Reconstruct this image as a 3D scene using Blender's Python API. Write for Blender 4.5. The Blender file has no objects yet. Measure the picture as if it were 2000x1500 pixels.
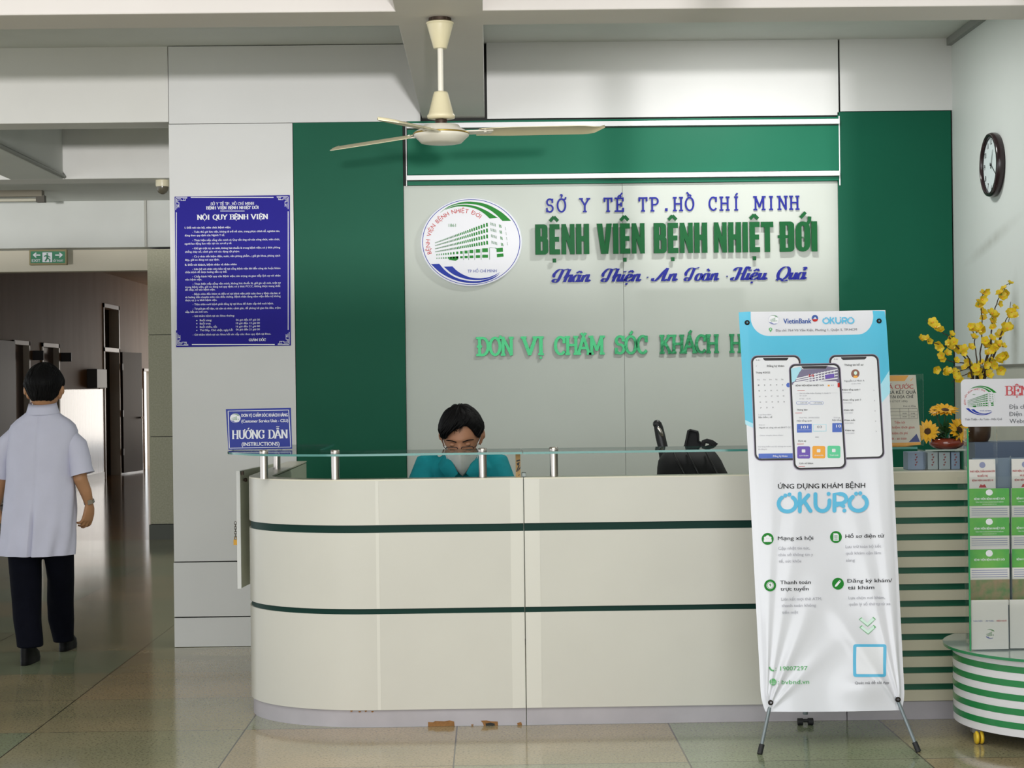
import bpy, bmesh, math, random, unicodedata
from mathutils import Vector, Matrix, noise
random.seed(7)
S = bpy.context.scene
COL = S.collection
# ------------------------------------------------------------------ camera
CAMZ, FPX, YAW, ROLL = 1.56, 3400.0, 0.01324, 0.0125
_r = Vector((math.cos(YAW), -math.sin(YAW), 0)); _u = Vector((0, 0, 1)); _f = Vector((math.sin(YAW), math.cos(YAW), 0))
R2 = _r*math.cos(ROLL) - _u*math.sin(ROLL)
U2 = _r*math.sin(ROLL) + _u*math.cos(ROLL)
cd = bpy.data.cameras.new('camera'); cam = bpy.data.objects.new('camera', cd); COL.objects.link(cam)
cd.sensor_fit = 'HORIZONTAL'; cd.sensor_width = 36.0; cd.lens = FPX/2000*36; cd.clip_end = 200
cam.matrix_world = Matrix(((R2.x, U2.x, -_f.x, 0), (R2.y, U2.y, -_f.y, 0), (R2.z, U2.z, -_f.z, CAMZ), (0, 0, 0, 1)))
S.camera = cam
def at(px, py, Y):
    """point of the place seen at photograph pixel (px, py) on the vertical plane y = Y"""
    d = R2*((px-1000)/FPX) - U2*((py-750)/FPX) + _f
    return Vector((0, 0, CAMZ)) + d*(Y/d.y)
# ------------------------------------------------------------------ light
S.view_settings.view_transform = 'Standard'; S.view_settings.look = 'None'
S.view_settings.gamma = 1.0; S.view_settings.exposure = -0.1; S.view_settings.use_curve_mapping = False
S.cycles.use_denoising = True
S.cycles.max_bounces = 10; S.cycles.transparent_max_bounces = 24; S.cycles.caustics_reflective = False; S.cycles.caustics_refractive = False
W = bpy.data.worlds.new('daylight'); S.world = W; W.use_nodes = True
W.node_tree.nodes['Background'].inputs[0].default_value = (0.93, 0.97, 1.0, 1)
W.node_tree.nodes['Background'].inputs[1].default_value = 1.7
def area(name, loc, to, sx, sy, power, col=(1, 1, 1), spread=180):
    l = bpy.data.lights.new(name, 'AREA'); l.shape = 'RECTANGLE'; l.size = sx; l.size_y = sy; l.energy = power; l.color = col
    l.spread = math.radians(spread)
    o = bpy.data.objects.new(name, l); COL.objects.link(o); o.location = loc
    o.rotation_euler = (Vector(to)-Vector(loc)).to_track_quat('-Z', 'Y').to_euler()
    return o
area('entrance_daylight', (-1.5, -1.2, 2.0), (-1.5, 10, 1.7), 9.0, 3.2, 205, (0.96, 0.98, 1.0))
sl = bpy.data.lights.new('forecourt_glint', 'SUN'); sl.energy = 1.6; sl.angle = math.radians(1.3); sl.color = (1.0, 0.98, 0.97)
so = bpy.data.objects.new('forecourt_glint', sl); COL.objects.link(so); so.rotation_euler = Vector((-.064, 1, .095)).to_track_quat('-Z', 'Y').to_euler()   # assumed low source: sun mirrored up from an unseen forecourt
area('hall_tube_light', (1.5, 9.35, 3.57), (1.5, 9.6, 0), 0.45, 0.12, 34, (1.0, 1.0, 0.97))  # assumed unseen lamp, guessed from the shadows under the letters
area('added_floor_fill', (-.5, 4.6, 3.55), (-.5, 4.8, 0), 4.5, 2.2, 135, (1.0, 1.0, 0.97))  # unseen fill added above the hall to brighten the floor
area('corridor_daylight', (-4.6, 38.5, 1.6), (-5.6, 24, 1.3), 2.6, 2.4, 58, (1.0, 0.9, 0.78))
# ------------------------------------------------------------------ materials
def lin(c):
    if isinstance(c, str): c = tuple(int(c[i:i+2], 16)/255 for i in (0, 2, 4))
    return tuple(x/12.92 if x <= .04045 else ((x+.055)/1.055)**2.4 for x in c)+(1,)
MATS = {}
def mat(name, col, rough=.5, metal=0, spec=.5, var=0, vscale=6, bump=0, bscale=40, col2=None, stretch=None, coat=0):
    if name in MATS: return MATS[name]
    m = bpy.data.materials.new(name); m.use_nodes = True; N = m.node_tree.nodes; L = m.node_tree.links
    b = N['Principled BSDF']; b.inputs['Base Color'].default_value = lin(col); b.inputs['Roughness'].default_value = rough
    b.inputs['Metallic'].default_value = metal; b.inputs['Specular IOR Level'].default_value = spec
    b.inputs['Coat Weight'].default_value = coat; b.inputs['Coat Roughness'].default_value = .08
    def coord(scale):
        t = N.new('ShaderNodeTexCoord'); mp = N.new('ShaderNodeMapping'); L.new(t.outputs['Object'], mp.inputs[0])
        if stretch: mp.inputs['Scale'].default_value = stretch
        n = N.new('ShaderNodeTexNoise'); n.inputs['Scale'].default_value = scale; n.inputs['Detail'].default_value = 6
        L.new(mp.outputs[0], n.inputs['Vector']); return n
    if var or col2:
        n = coord(vscale); r = N.new('ShaderNodeValToRGB'); c = lin(col)
        k = lin(col2) if col2 else tuple(x*(1-var) for x in c[:3])+(1,)
        r.color_ramp.elements[0].position = .32; r.color_ramp.elements[1].position = .68
        r.color_ramp.elements[0].color = k; r.color_ramp.elements[1].color = c
        L.new(n.outputs[0], r.inputs[0]); L.new(r.outputs[0], b.inputs['Base Color'])
    if bump:
        n = coord(bscale); bp = N.new('ShaderNodeBump'); bp.inputs['Strength'].default_value = bump; bp.inputs['Distance'].default_value = .01
        L.new(n.outputs[0], bp.inputs['Height']); L.new(bp.outputs[0], b.inputs['Normal'])
    MATS[name] = m; return m
def clear(name, tint=(1, 1, 1), refl=1.0, rough=.02):
    """clear sheet: lets light straight through with a tint, mirrors by Fresnel"""
    if name in MATS: return MATS[name]
    m = bpy.data.materials.new(name); m.use_nodes = True; N = m.node_tree.nodes; L = m.node_tree.links
    N.remove(N['Principled BSDF']); out = N['Material Output']
    t = N.new('ShaderNodeBsdfTransparent'); t.inputs[0].default_value = tint+(1,)
    g = N.new('ShaderNodeBsdfGlossy'); g.inputs['Roughness'].default_value = rough
    lw = N.new('ShaderNodeFresnel'); lw.inputs[0].default_value = 1.5
    mm = N.new('ShaderNodeMath'); mm.operation = 'MULTIPLY'; mm.inputs[1].default_value = refl
    mx = N.new('ShaderNodeMixShader'); L.new(lw.outputs[0], mm.inputs[0]); L.new(mm.outputs[0], mx.inputs[0])
    L.new(t.outputs[0], mx.inputs[1]); L.new(g.outputs[0], mx.inputs[2]); L.new(mx.outputs[0], out.inputs[0])
    MATS[name] = m; return m
# ------------------------------------------------------------------ mesh building
LOC = {}
class MB:
    def __init__(s): s.v = []; s.f = []; s.m = []; s.s = []
    def add(s, vs, fs, m=0, smooth=False):
        b = len(s.v); s.v += [Vector(p) for p in vs]
        for f in fs: s.f.append([b+i for i in f]); s.m.append(m); s.s.append(smooth)
        return s
    def box(s, x0, x1, y0, y1, z0, z1, m=0):
        vs = [(x, y, z) for z in (z0, z1) for y in (y0, y1) for x in (x0, x1)]
        return s.add(vs, [(0, 2, 3, 1), (4, 5, 7, 6), (0, 1, 5, 4), (2, 6, 7, 3), (0, 4, 6, 2), (1, 3, 7, 5)], m)
    def obox(s, mtx, sx, sy, sz, m=0):
        vs = [mtx @ Vector((x, y, z)) for z in (-sz/2, sz/2) for y in (-sy/2, sy/2) for x in (-sx/2, sx/2)]
        return s.add(vs, [(0, 2, 3, 1), (4, 5, 7, 6), (0, 1, 5, 4), (2, 6, 7, 3), (0, 4, 6, 2), (1, 3, 7, 5)], m)
    def rings(s, rings, m=0, smooth=True, cap=True, closed=True):
        n = len(rings[0]); vs = [p for r in rings for p in r]; fs = []
        for i in range(len(rings)-1):
            for j in range(n if closed else n-1):
                a = i*n+j; b = i*n+(j+1) % n; fs.append((a, b, b+n, a+n))
        s.add(vs, fs, m, smooth)
        if cap and closed:
            s.add(rings[0], [tuple(range(n))[::-1]], m, False); s.add(rings[-1], [tuple(range(n))], m, False)
        return s
    def tube(s, pts, rad, n=12, m=0, cap=True, up=None):
        pts = [Vector(p) for p in pts]; k = len(pts)
        if not isinstance(rad, (list, tuple)): rad = [rad]*k
        rs = []; ref = up
        for i, p in enumerate(pts):
            t = (pts[min(i+1, k-1)]-pts[max(i-1, 0)]).normalized()
            if ref is None: ref = Vector((0, 0, 1)) if abs(t.z) < .9 else Vector((0, 1, 0))
            ref = Vector(ref); a = (ref - t*ref.dot(t)).normalized(); b = t.cross(a); ref = a
            ra, rb = rad[i] if isinstance(rad[i], (list, tuple)) else (rad[i], rad[i])
            rs.append([p + a*(math.cos(2*math.pi*j/n)*ra) + b*(math.sin(2*math.pi*j/n)*rb) for j in range(n)])
        return s.rings(rs, m, True, cap)
    def lathe(s, prof, c=(0, 0, 0), n=32, m=0, mtx=None, smooth=True, cap=True):
        c = Vector(c); rs = []
        for r, z in prof:
            ring = [Vector((r*math.cos(2*math.pi*j/n), r*math.sin(2*math.pi*j/n), z)) for j in range(n)]
            rs.append([(mtx @ p if mtx else p)+c for p in ring])
        return s.rings(rs, m, smooth, cap)
    def ball(s, c, rx, ry=None, rz=None, m=0, n=16, k=10, mtx=None):
        ry = ry or rx; rz = rz or rx; c = Vector(c); rs = []
        for i in range(k+1):
            a = math.pi*(.001+.998*i/k)-math.pi/2
            ring = [Vector((rx*math.cos(a)*math.cos(2*math.pi*j/n), ry*math.cos(a)*math.sin(2*math.pi*j/n), rz*math.sin(a))) for j in range(n)]
            rs.append([(mtx @ p if mtx else p)+c for p in ring])
        return s.rings(rs, m, True, True)
    def slab(s, poly, y0, y1, m=0, fn=None, medge=None):
        """polygon in (x, z) pulled from y0 (front) to y1; fn maps (x, y, z)"""
        n = len(poly); fn = fn or (lambda x, y, z: Vector((x, y, z)))
        if sum(poly[i][0]*poly[(i+1) % n][1]-poly[(i+1) % n][0]*poly[i][1] for i in range(n)) < 0: poly = poly[::-1]
        F = [fn(x, y0, z) for x, z in poly]; B = [fn(x, y1, z) for x, z in poly]
        s.add(F, [tuple(range(n))], m); s.add(B, [tuple(range(n))[::-1]], m)
        e = m if medge is None else medge
        s.add(F+B, [(i, i+n, (i+1) % n+n, (i+1) % n) for i in range(n)], e)
        return s
    def sheet(s, poly, y, m=0, fn=None):
        n = len(poly); fn = fn or (lambda x, y, z: Vector((x, y, z)))
        if sum(poly[i][0]*poly[(i+1) % n][1]-poly[(i+1) % n][0]*poly[i][1] for i in range(n)) < 0: poly = poly[::-1]
        return s.add([fn(x, y, z) for x, z in poly], [tuple(range(n))], m)
    def merge(s, o, m=None):
        b = len(s.v); s.v += o.v
        for f, mm, sm in zip(o.f, o.m, o.s): s.f.append([b+i for i in f]); s.m.append(mm if m is None else m); s.s.append(sm)
        return s
    def build(s, name, mats, parent=None, bevel=0, remesh=0, origin=None, sub=0):
        me = bpy.data.meshes.new(name)
        if parent is not None: org = LOC[parent.name]
        elif origin is not None: org = Vector(origin)
        else:
            xs = [p.x for p in s.v]; ys = [p.y for p in s.v]; zs = [p.z for p in s.v]
            org = Vector(((min(xs)+max(xs))/2, (min(ys)+max(ys))/2, min(zs)))
        me.from_pydata([p-org for p in s.v], [], s.f)
        if not isinstance(mats, (list, tuple)): mats = [mats]
        for m in mats: me.materials.append(m)
        me.polygons.foreach_set('material_index', s.m); me.polygons.foreach_set('use_smooth', s.s)
        o = bpy.data.objects.new(name, me); COL.objects.link(o); LOC[o.name] = org
        if parent is not None: o.parent = parent
        else: o.location = org
        if remesh:
            md = o.modifiers.new('r', 'REMESH'); md.mode = 'VOXEL'; md.voxel_size = remesh; md.use_smooth_shade = True
            if sub:
                ms = o.modifiers.new('s', 'SMOOTH'); ms.factor = .5; ms.iterations = sub
            dg = bpy.context.evaluated_depsgraph_get(); m2 = bpy.data.meshes.new_from_object(o.evaluated_get(dg))
            o.modifiers.clear(); o.data = m2; m2.name = name
            m2.materials.clear(); [m2.materials.append(x) for x in mats]
            m2.polygons.foreach_set('use_smooth', [True]*len(m2.polygons))
        if bevel:
            md = o.modifiers.new('bevel', 'BEVEL'); md.width = bevel; md.segments = 2; md.limit_method = 'ANGLE'; md.angle_limit = .7
        return o
def tag(o, label, cat, group=None):
    o['label'] = label; o['category'] = cat
    if group: o['group'] = group
    return o
def thing(name, label, cat, loc, group=None):
    o = bpy.data.objects.new(name, None); COL.objects.link(o); o.location = loc; o.empty_display_size = .1
    LOC[o.name] = Vector(loc); return tag(o, label, cat, group)
def struct(o, label, cat):
    o['kind'] = 'structure'; return tag(o, label, cat)
def copy_tree(o, parent=None):
    c = o.copy(); COL.objects.link(c); LOC[c.name] = LOC[o.name]
    if parent is not None: c.parent = parent
    for ch in list(o.children): copy_tree(ch, c)
    return c
def arc(cx, cy, rx, ry, a0, a1, n=14):
    return [(cx+rx*math.cos(math.radians(a0+(a1-a0)*i/n)), cy+ry*math.sin(math.radians(a0+(a1-a0)*i/n))) for i in range(n+1)]
def rrect(x0, z0, x1, z1, r, n=5):
    return arc(x1-r, z1-r, r, r, 0, 90, n)+arc(x0+r, z1-r, r, r, 90, 180, n)+arc(x0+r, z0+r, r, r, 180, 270, n)+arc(x1-r, z0+r, r, r, 270, 360, n)
# ------------------------------------------------------------------ lettering
_SANS = {}; LAYER_OUT = False
def sans_mesh(txt, bold=0.0, res=2):
    k = (txt, bold, res)
    if k in _SANS: return _SANS[k]
    c = bpy.data.curves.new('t', 'FONT'); c.body = txt; c.resolution_u = res; c.offset = bold
    o = bpy.data.objects.new('t', c); COL.objects.link(o)
    dg = bpy.context.evaluated_depsgraph_get(); m = bpy.data.meshes.new_from_object(o.evaluated_get(dg))
    vs = [(v.co.x, v.co.y) for v in m.vertices]; fs = [tuple(p.vertices) for p in m.polygons]
    bpy.data.objects.remove(o); bpy.data.curves.remove(c); bpy.data.meshes.remove(m)
    _SANS[k] = (vs, fs); return vs, fs
CAPH = max(y for x, y in sans_mesh('H')[0])
def _plain(ch):
    d = unicodedata.normalize('NFD', {'Đ': 'D', 'đ': 'd'}.get(ch, ch))
    return unicodedata.normalize('NFC', d.replace('\u031b', ''))
_SP = {}
def special(txt):
    """Đ bars and horns drawn as separate strokes; -> plain text, list of quads"""
    if txt in _SP: return _SP[txt]
    tr = ''.join(_plain(c) for c in txt); quads = []; xh = max(p[1] for p in sans_mesh('x')[0])
    for i, ch in enumerate(txt):
        if tr[i] == ch: continue
        r = max(p[0] for p in sans_mesh(tr[:i+1])[0]); one = sans_mesh(tr[i])[0]; w = max(p[0] for p in one)-min(p[0] for p in one); l = r-w
        if ch == 'Đ': quads.append([(l-.05, CAPH*.46), (l+w*.5, CAPH*.46), (l+w*.5, CAPH*.57), (l-.05, CAPH*.57)])
        elif ch == 'đ': quads.append([(r-w*.62, CAPH*.83), (r+.06, CAPH*.83), (r+.06, CAPH*.92), (r-w*.62, CAPH*.92)])
        else:
            h = CAPH if ch.isupper() else xh; k = .03 if 'u' in unicodedata.normalize('NFD', ch).lower() else -.06
            quads.append([(r+k-.04, h-.13), (r+k+.05, h-.07), (r+k+.10, h+.02), (r+k+.10, h+.09), (r+k+.03, h+.09), (r+k+.01, h-.02), (r+k-.04, h-.06)])
    _SP[txt] = (tr, quads); return tr, quads
def sans(mb, txt, x0, x1, zb, cap, y, m=0, bold=0.0, fn=None, res=2, align='fit', shear=0):
    """flat printed sans text; x0..x1 world span (fit), or natural width from x0 / centre of x0,x1"""
    txt, quads = special(txt)
    vs, fs = sans_mesh(txt, 0.0, res)
    if not vs: return
    fn = fn or (lambda x, y, z: Vector((x, y, z)))
    a = min(p[0] for p in vs); b = max(p[0] for p in vs); ky = cap/CAPH
    kx = (x1-x0)/(b-a) if align == 'fit' else ky*.95
    off = x0 if align in ('fit', 'l') else (x0+x1)/2-(b-a)*kx/2
    for i, d in enumerate((0,) if bold < .004 else (-bold, bold) if bold < .02 else (-bold, 0, bold)):
        mb.add([fn(off+(p[0]-a)*kx+d*ky, y+(1 if LAYER_OUT else -1)*i*.00012, zb+p[1]*ky) for p in vs], fs, m)
    for q in quads: mb.add([fn(off+(p[0]-a)*kx, y+(1 if LAYER_OUT else -1)*.0005, zb+p[1]*ky) for p in q], [tuple(range(len(q)))], m)
# stroke lettering: every glyph is (advance, [strokes], [serif feet]) in units of the capital height
def _caps():
    G = {}
    def g(ch, adv, st, sf=()): G[ch] = (adv, st, list(sf))
    R = 'h'
    g('A', .72, [[(.02, 0), (.34, 1)], [(.34, 1), (.68, 0)], [(.14, .34), (.55, .34)]], [(.03, 0), (.67, 0)])
    g('B', .66, [[(.12, 0), (.12, 1)], [(.12, 1), (.34, 1)]+arc(.34, .765, .2, .235, 90, -90)+[(.12, .53)], [(.12, .53), (.36, .53)]+arc(.36, .265, .24, .265, 90, -90)+[(.12, 0)]], [(.06, 0), (.06, 1)])
    g('C', .68, [arc(.37, .5, .31, .5, 48, 312, 26), [(.59, .68), (.59, .98)]], [])
    g('D', .72, [[(.12, 0), (.12, 1)], [(.12, 1), (.32, 1)]+arc(.32, .5, .33, .5, 90, -90, 20)+[(.12, 0)]], [(.06, 0), (.06, 1)])
    g('E', .62, [[(.12, 0), (.12, 1)], [(.08, 1), (.56, 1)], [(.12, .52), (.42, .52)], [(.08, 0), (.58, 0)], [(.56, .8), (.56, 1.03)], [(.58, -.03), (.58, .22)], [(.42, .4), (.42, .64)]], [(.06, 0), (.06, 1)])
    g('G', .74, [arc(.37, .5, .31, .5, 48, 312, 26), [(.59, .68), (.59, .98)], [(.59, .05), (.59, .42)], [(.46, .42), (.7, .42)]], [])
    g('H', .76, [[(.13, 0), (.13, 1)], [(.63, 0), (.63, 1)], [(.13, .52), (.63, .52)]], [(.13, 0), (.13, 1), (.63, 0), (.63, 1)])
    g('I', .46, [[(.23, 0), (.23, 1)]], [(.23, 0), (.23, 1)])
    g('K', .74, [[(.13, 0), (.13, 1)], [(.16, .42), (.58, 1)], [(.3, .6), (.64, 0)]], [(.13, 0), (.13, 1), (.58, 1), (.64, 0)])
    g('L', .6, [[(.12, 0), (.12, 1)], [(.08, 0), (.56, 0)], [(.56, -.03), (.56, .24)]], [(.12, 1)])
    g('M', .86, [[(.12, 0), (.12, 1)], [(.12, 1), (.43, .22)], [(.43, .22), (.74, 1)], [(.74, 0), (.74, 1)]], [(.1, 0), (.08, 1), (.76, 0), (.78, 1)])
    g('N', .78, [[(.13, 0), (.13, 1)], [(.13, 1), (.64, 0)], [(.64, 0), (.64, 1)]], [(.13, 0), (.08, 1), (.64, 1)])
    g('O', .74, [arc(.37, .5, .31, .5, 0, 360, 32)], [])
    g('P', .64, [[(.12, 0), (.12, 1)], [(.12, 1), (.34, 1)]+arc(.34, .74, .24, .26, 90, -90)+[(.12, .48)]], [(.14, 0), (.06, 1)])
    g('Q', .74, [arc(.37, .5, .31, .5, 0, 360, 32), [(.36, .08), (.5, -.12), (.68, -.16)]], [])
    g('R', .7, [[(.12, 0), (.12, 1)], [(.12, 1), (.34, 1)]+arc(.34, .75, .23, .25, 90, -90)+[(.12, .5)], [(.32, .5), (.6, 0)]], [(.13, 0), (.06, 1), (.62, 0)])
    g('S', .62, [arc(.31, .755, .22, .245, 30, 270, 16)[:-1]+arc(.31, .26, .24, .26, 90, -150, 16), [(.52, .74), (.52, .99)], [(.08, .01), (.08, .28)]], [])
    g('T', .68, [[(.34, 0), (.34, 1)], [(.04, 1), (.64, 1)], [(.05, .78), (.05, 1.03)], [(.63, .78), (.63, 1.03)]], [(.34, 0)])
    g('U', .74, [[(.13, 1), (.13, .3)]+arc(.37, .3, .24, .3, 180, 360)+[(.61, 1)]], [(.13, 1), (.61, 1)])
    g('V', .72, [[(.04, 1), (.36, 0)], [(.36, 0), (.68, 1)]], [(.05, 1), (.67, 1)])
    g('W', .98, [[(.04, 1), (.27, 0)], [(.27, 0), (.49, .9)], [(.49, .9), (.71, 0)], [(.71, 0), (.94, 1)]], [(.05, 1), (.93, 1)])
    g('Y', .7, [[(.04, 1), (.35, .48)], [(.66, 1), (.35, .48)], [(.35, .5), (.35, 0)]], [(.06, 1), (.64, 1), (.35, 0)])
    g('.', .4, [[(.14, .07), (.26, .07)], [(.14, .12), (.26, .12)], [(.14, .02), (.26, .02)]], [])
    g('-', .4, [[(.06, .4), (.32, .4)]], []); g(' ', .42, [], [])
    return G
CAPS = _caps()
def _script():
    G = {}
    def g(ch, adv, st): G[ch] = (adv, st, [])
    g('T', .62, [[(.02, .8), (.08, .93), (.2, 1), (.4, .96), (.62, 1.02)], [(.36, .96), (.34, .5), (.32, .16), (.24, .0), (.1, .02), (.04, .14), (.12, .24), (.22, .2)], [(.02, .8), (-.04, .62), (0, .45), (.06, .4)]])
    g('h', .46, [[(.07, 1), (.07, 0)], [(.07, .3), (.16, .5), (.27, .56), (.32, .48), (.32, .12), (.36, .02), (.42, .04), (.5, .16)], [(0, .3), (.04, .5), (.09, 1.0)]])
    g('n', .46, [[(.07, .54), (.07, 0)], [(.07, .3), (.16, .5), (.27, .56), (.32, .48), (.32, .12), (.36, .02), (.42, .04), (.5, .16)]])
    g('a', .46, [arc(.17, .28, .15, .27, 30, 390, 18), [(.32, .56), (.32, .12), (.36, .02), (.42, .04), (.5, .16)]])
    g('i', .24, [[(.07, .54), (.07, .12), (.11, .02), (.17, .04), (.25, .16)], [(.07, .72), (.07, .8)]])
    g('e', .4, [[(.05, .24), (.2, .3), (.3, .42), (.24, .54), (.14, .54), (.05, .38), (.05, .16), (.14, .02), (.26, .04), (.4, .18)]])
    g('u', .46, [[(.07, .54), (.07, .14), (.13, .02), (.22, .06), (.32, .24)], [(.32, .54), (.32, .12), (.36, .02), (.42, .04), (.5, .16)]])
    g('o', .42, [arc(.18, .28, .15, .27, 0, 360, 18), [(.3, .42), (.36, .36), (.44, .36)]])
    g('A', .8, [[(-.02, .22), (.02, .06), (.14, .02), (.26, .2), (.42, .7), (.56, 1)], [(.55, 1), (.55, .14), (.6, .02), (.68, .04), (.76, .14)], [(.3, .38), (.62, .38)]])
    g('H', .78, [[(.0, .74), (.04, .9), (.16, .98), (.34, .98)], [(.3, .98), (.3, .16), (.22, 0), (.08, .02), (.04, .14), (.14, .22)], [(.7, 1), (.6, .96), (.6, .14), (.64, .02), (.72, .04), (.8, .14)], [(.3, .5), (.6, .56)], [(.7, 1), (.76, .94), (.72, .84)]])
    g('Q', .72, [arc(.34, .5, .28, .5, 0, 360, 28), [(.1, -.06), (.2, .1), (.34, .02), (.5, -.12), (.72, -.04)]])
    g('-', .4, [[(.1, .32), (.24, .32)], [(.1, .29), (.24, .29)]]); g(' ', .42, [])
    return G
SCRIPT = _script()
def _heavy():
    G = {}; t = .185; h = .13
    def rec(x0, z0, x1, z1): return ('p', [(x0, z0), (x1, z0), (x1, z1), (x0, z1)])
    def g(ch, adv, st): G[ch] = (adv, st, [])
    g('I', .25, [rec(.02, 0, .02+t, 1)])
    g('H', .51, [rec(.02, 0, .02+t, 1), rec(.29, 0, .29+t, 1), rec(.18, .42, .32, .6)])
    g('N', .51, [rec(.02, 0, .02+t*.86, 1), rec(.315, 0, .315+t*.86, 1), ('p', [(.02, 1), (.17, 1), (.474, 0), (.33, 0)])])
    g('E', .42, [rec(.02, 0, .02+t, 1), rec(.1, 0, .38, .17), rec(.1, .42, .35, .58), rec(.1, .83, .37, 1)])
    g('V', .56, [('p', [(0, 1), (.2, 1), (.28, .3), (.28, 0), (.15, 0)]), ('p', [(.54, 1), (.34, 1), (.28, .3), (.28, 0), (.4, 0)])])
    g('T', .46, [rec(0, .82, .44, 1), rec(.13, 0, .13+t, 1)])
    def bowl(x0, z0, x1, z1, w):
        a = [(x0, z1), (x1-.14, z1)]+arc(x1-.14, z1-.12, .14, .12, 90, 0, 6)+arc(x1-.14, z0+.12, .14, .12, 0, -90, 6)+[(x0, z0)]
        b = [(x0, z1-h), (x1-w-.03, z1-h)]+arc(x1-w-.03, z1-h-.02, .03, .02, 90, 0, 6)+arc(x1-w-.03, z0+h+.02, .03, .02, 0, -90, 6)+[(x0, z0+h)]
        return [('q', a, b)]
    g('B', .5, [rec(.02, 0, .02+t, 1)]+bowl(.02, .47, .45, 1, .19)+bowl(.02, 0, .47, .56, .19))
    g('D', .51, [rec(.02, 0, .02+t, 1)]+bowl(.02, 0, .48, 1, .19))
    oa = arc(.25, .75, .23, .25, 0, 180, 8)+arc(.25, .25, .23, .25, 180, 360, 8); ob = arc(.25, .8, .045, .06, 0, 180, 8)+arc(.25, .2, .045, .06, 180, 360, 8)
    g('O', .5, [('q', oa+[oa[0]], ob+[ob[0]])])
    g(' ', .2, []); return G
HEAVY = _heavy()
def ribbon(pts, wv, wh, ext=0):
    pts = [Vector(p) for p in pts]; n = len(pts); L = []; Rr = []
    closed = (pts[0]-pts[-1]).length < 1e-4
    if ext and not closed:
        pts[0] = pts[0]-(pts[1]-pts[0]).normalized()*ext; pts[-1] = pts[-1]+(pts[-1]-pts[-2]).normalized()*ext
    for i, p in enumerate(pts):
        if closed and i in (0, n-1): t = (pts[1]-pts[n-2]).normalized()
        else: t = (pts[min(i+1, n-1)]-pts[max(i-1, 0)]).normalized()
        w = math.sqrt((wv*t.y)**2+(wh*t.x)**2)/2; nn = Vector((-t.y, t.x))
        L.append(p+nn*w); Rr.append(p-nn*w)
    return L, Rr
def smooth2(pts, k=5):
    if len(pts) < 3: return pts
    P = [Vector(p) for p in pts]; out = []
    for i in range(len(P)-1):
        a = P[max(i-1, 0)]; b = P[i]; c = P[i+1]; d = P[min(i+2, len(P)-1)]
        for j in range(k):
            t = j/k; out.append(.5*((2*b)+(c-a)*t+(2*a-5*b+4*c-d)*t*t+(3*b-a-3*c+d)*t**3))
    return out+[P[-1]]
MARK = {'\u0302': 'circ', '\u0306': 'breve', '\u031b': 'horn', '\u0301': 'acute', '\u0300': 'grave', '\u0309': 'hook', '\u0303': 'tilde', '\u0323': 'dot'}
def stroke_text(txt, font, wv, wh, serif=0, sh=.06, shear=0, smooth=False, low=.6, mk=1.0, mono=0):
    """-> list of (char, [(front quads as 2 rails)]) laid out from x=0, plus total width"""
    out = []; x = 0
    for chr_ in txt:
        d = unicodedata.normalize('NFD', chr_.replace('Đ', 'D\u0001')); base = d[0]; marks = d[1:]
        adv, st, sf = font[base]; rails = []; xs_ = x
        if mono: x += (mono-adv)/2
        for s_ in st:
            if isinstance(s_, tuple) and s_[0] == 'p':
                q = s_[1]; k = len(q)
                if k == 4: rails.append(([Vector(q[0]), Vector(q[3])], [Vector(q[1]), Vector(q[2])]))
                else: rails.append(([Vector(q[0]), Vector(q[4]), Vector(q[3])], [Vector(q[1]), Vector(q[2]), Vector(q[2])]))
            elif isinstance(s_, tuple) and s_[0] == 'q':
                rails.append(([Vector(p) for p in s_[1]], [Vector(p) for p in s_[2]]))
            else:
                p = smooth2(s_) if smooth else s_
                rails.append(ribbon(p, wv, wh, 0 if smooth else min(wv, wh)*.3))
        if serif:
            for (sx, sy) in sf: rails.append(([Vector((sx-serif, sy+sh/2)), Vector((sx+serif, sy+sh/2))], [Vector((sx-serif, sy-sh/2)), Vector((sx+serif, sy-sh/2))]))
        c = (adv-(.06 if font is HEAVY else .02))/2; top = 1.0 if base.isupper() else low; vv, hh = wv*.85*mk, max(wh, wv*.55)*mk
        if font is HEAVY: vv, hh = .11, .1
        up = 0
        def rb(p, a=vv, b=hh): rails.append(ribbon(p, a, b))
        for mk_ in marks:
            if mk_ == '\u0001': rb([(-.04, .5), (.28, .5)], hh, hh)
            k = MARK.get(mk_)
            if k == 'circ': rb([(c-.14, top+.1), (c, top+.24)]); rb([(c, top+.24), (c+.14, top+.1)]); up = 1
            if k == 'breve': rb(arc(c, top+.26, .14, .14, 190, 350, 8)); up = 1
            if k == 'horn': rb([(adv-.16, top-.06), (adv-.04, top+.0), (adv-.02, top+.14)] if font is not HEAVY else [(adv-.1, top-.08), (adv-.04, top+.02), (adv-.03, top+.16)])
            dx = .16 if (up and k in ('acute', 'grave', 'hook')) else 0; dz = .12 if up else 0
            if k == 'acute': rb([(c-.04+dx*.6, top+.12+dz), (c+.12+dx*.6, top+.3+dz)])
            if k == 'grave': rb([(c+.04-dx*.6, top+.12+dz), (c-.12-dx*.6, top+.3+dz)])
            if k == 'hook': rb(arc(c+dx, top+.26+dz, .07, .07, 170, -60, 8)+[(c+dx, top+.1+dz)])
            if k == 'tilde': rb(smooth2([(c-.17, top+.16+dz*1.6), (c-.07, top+.25+dz*1.6), (c+.06, top+.17+dz*1.6), (c+.17, top+.26+dz*1.6)]), hh*.8, hh*.8)
            if k == 'dot': rb([(c-.06, -.2), (c+.06, -.2)], .12, .13)
        rails = [([Vector((p.x+x+shear*p.y, p.y)) for p in a], [Vector((p.x+x+shear*p.y, p.y)) for p in b]) for a, b in rails]
        out.append((chr_, rails)); x = xs_+mono if mono else x+adv
    return out, x
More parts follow.
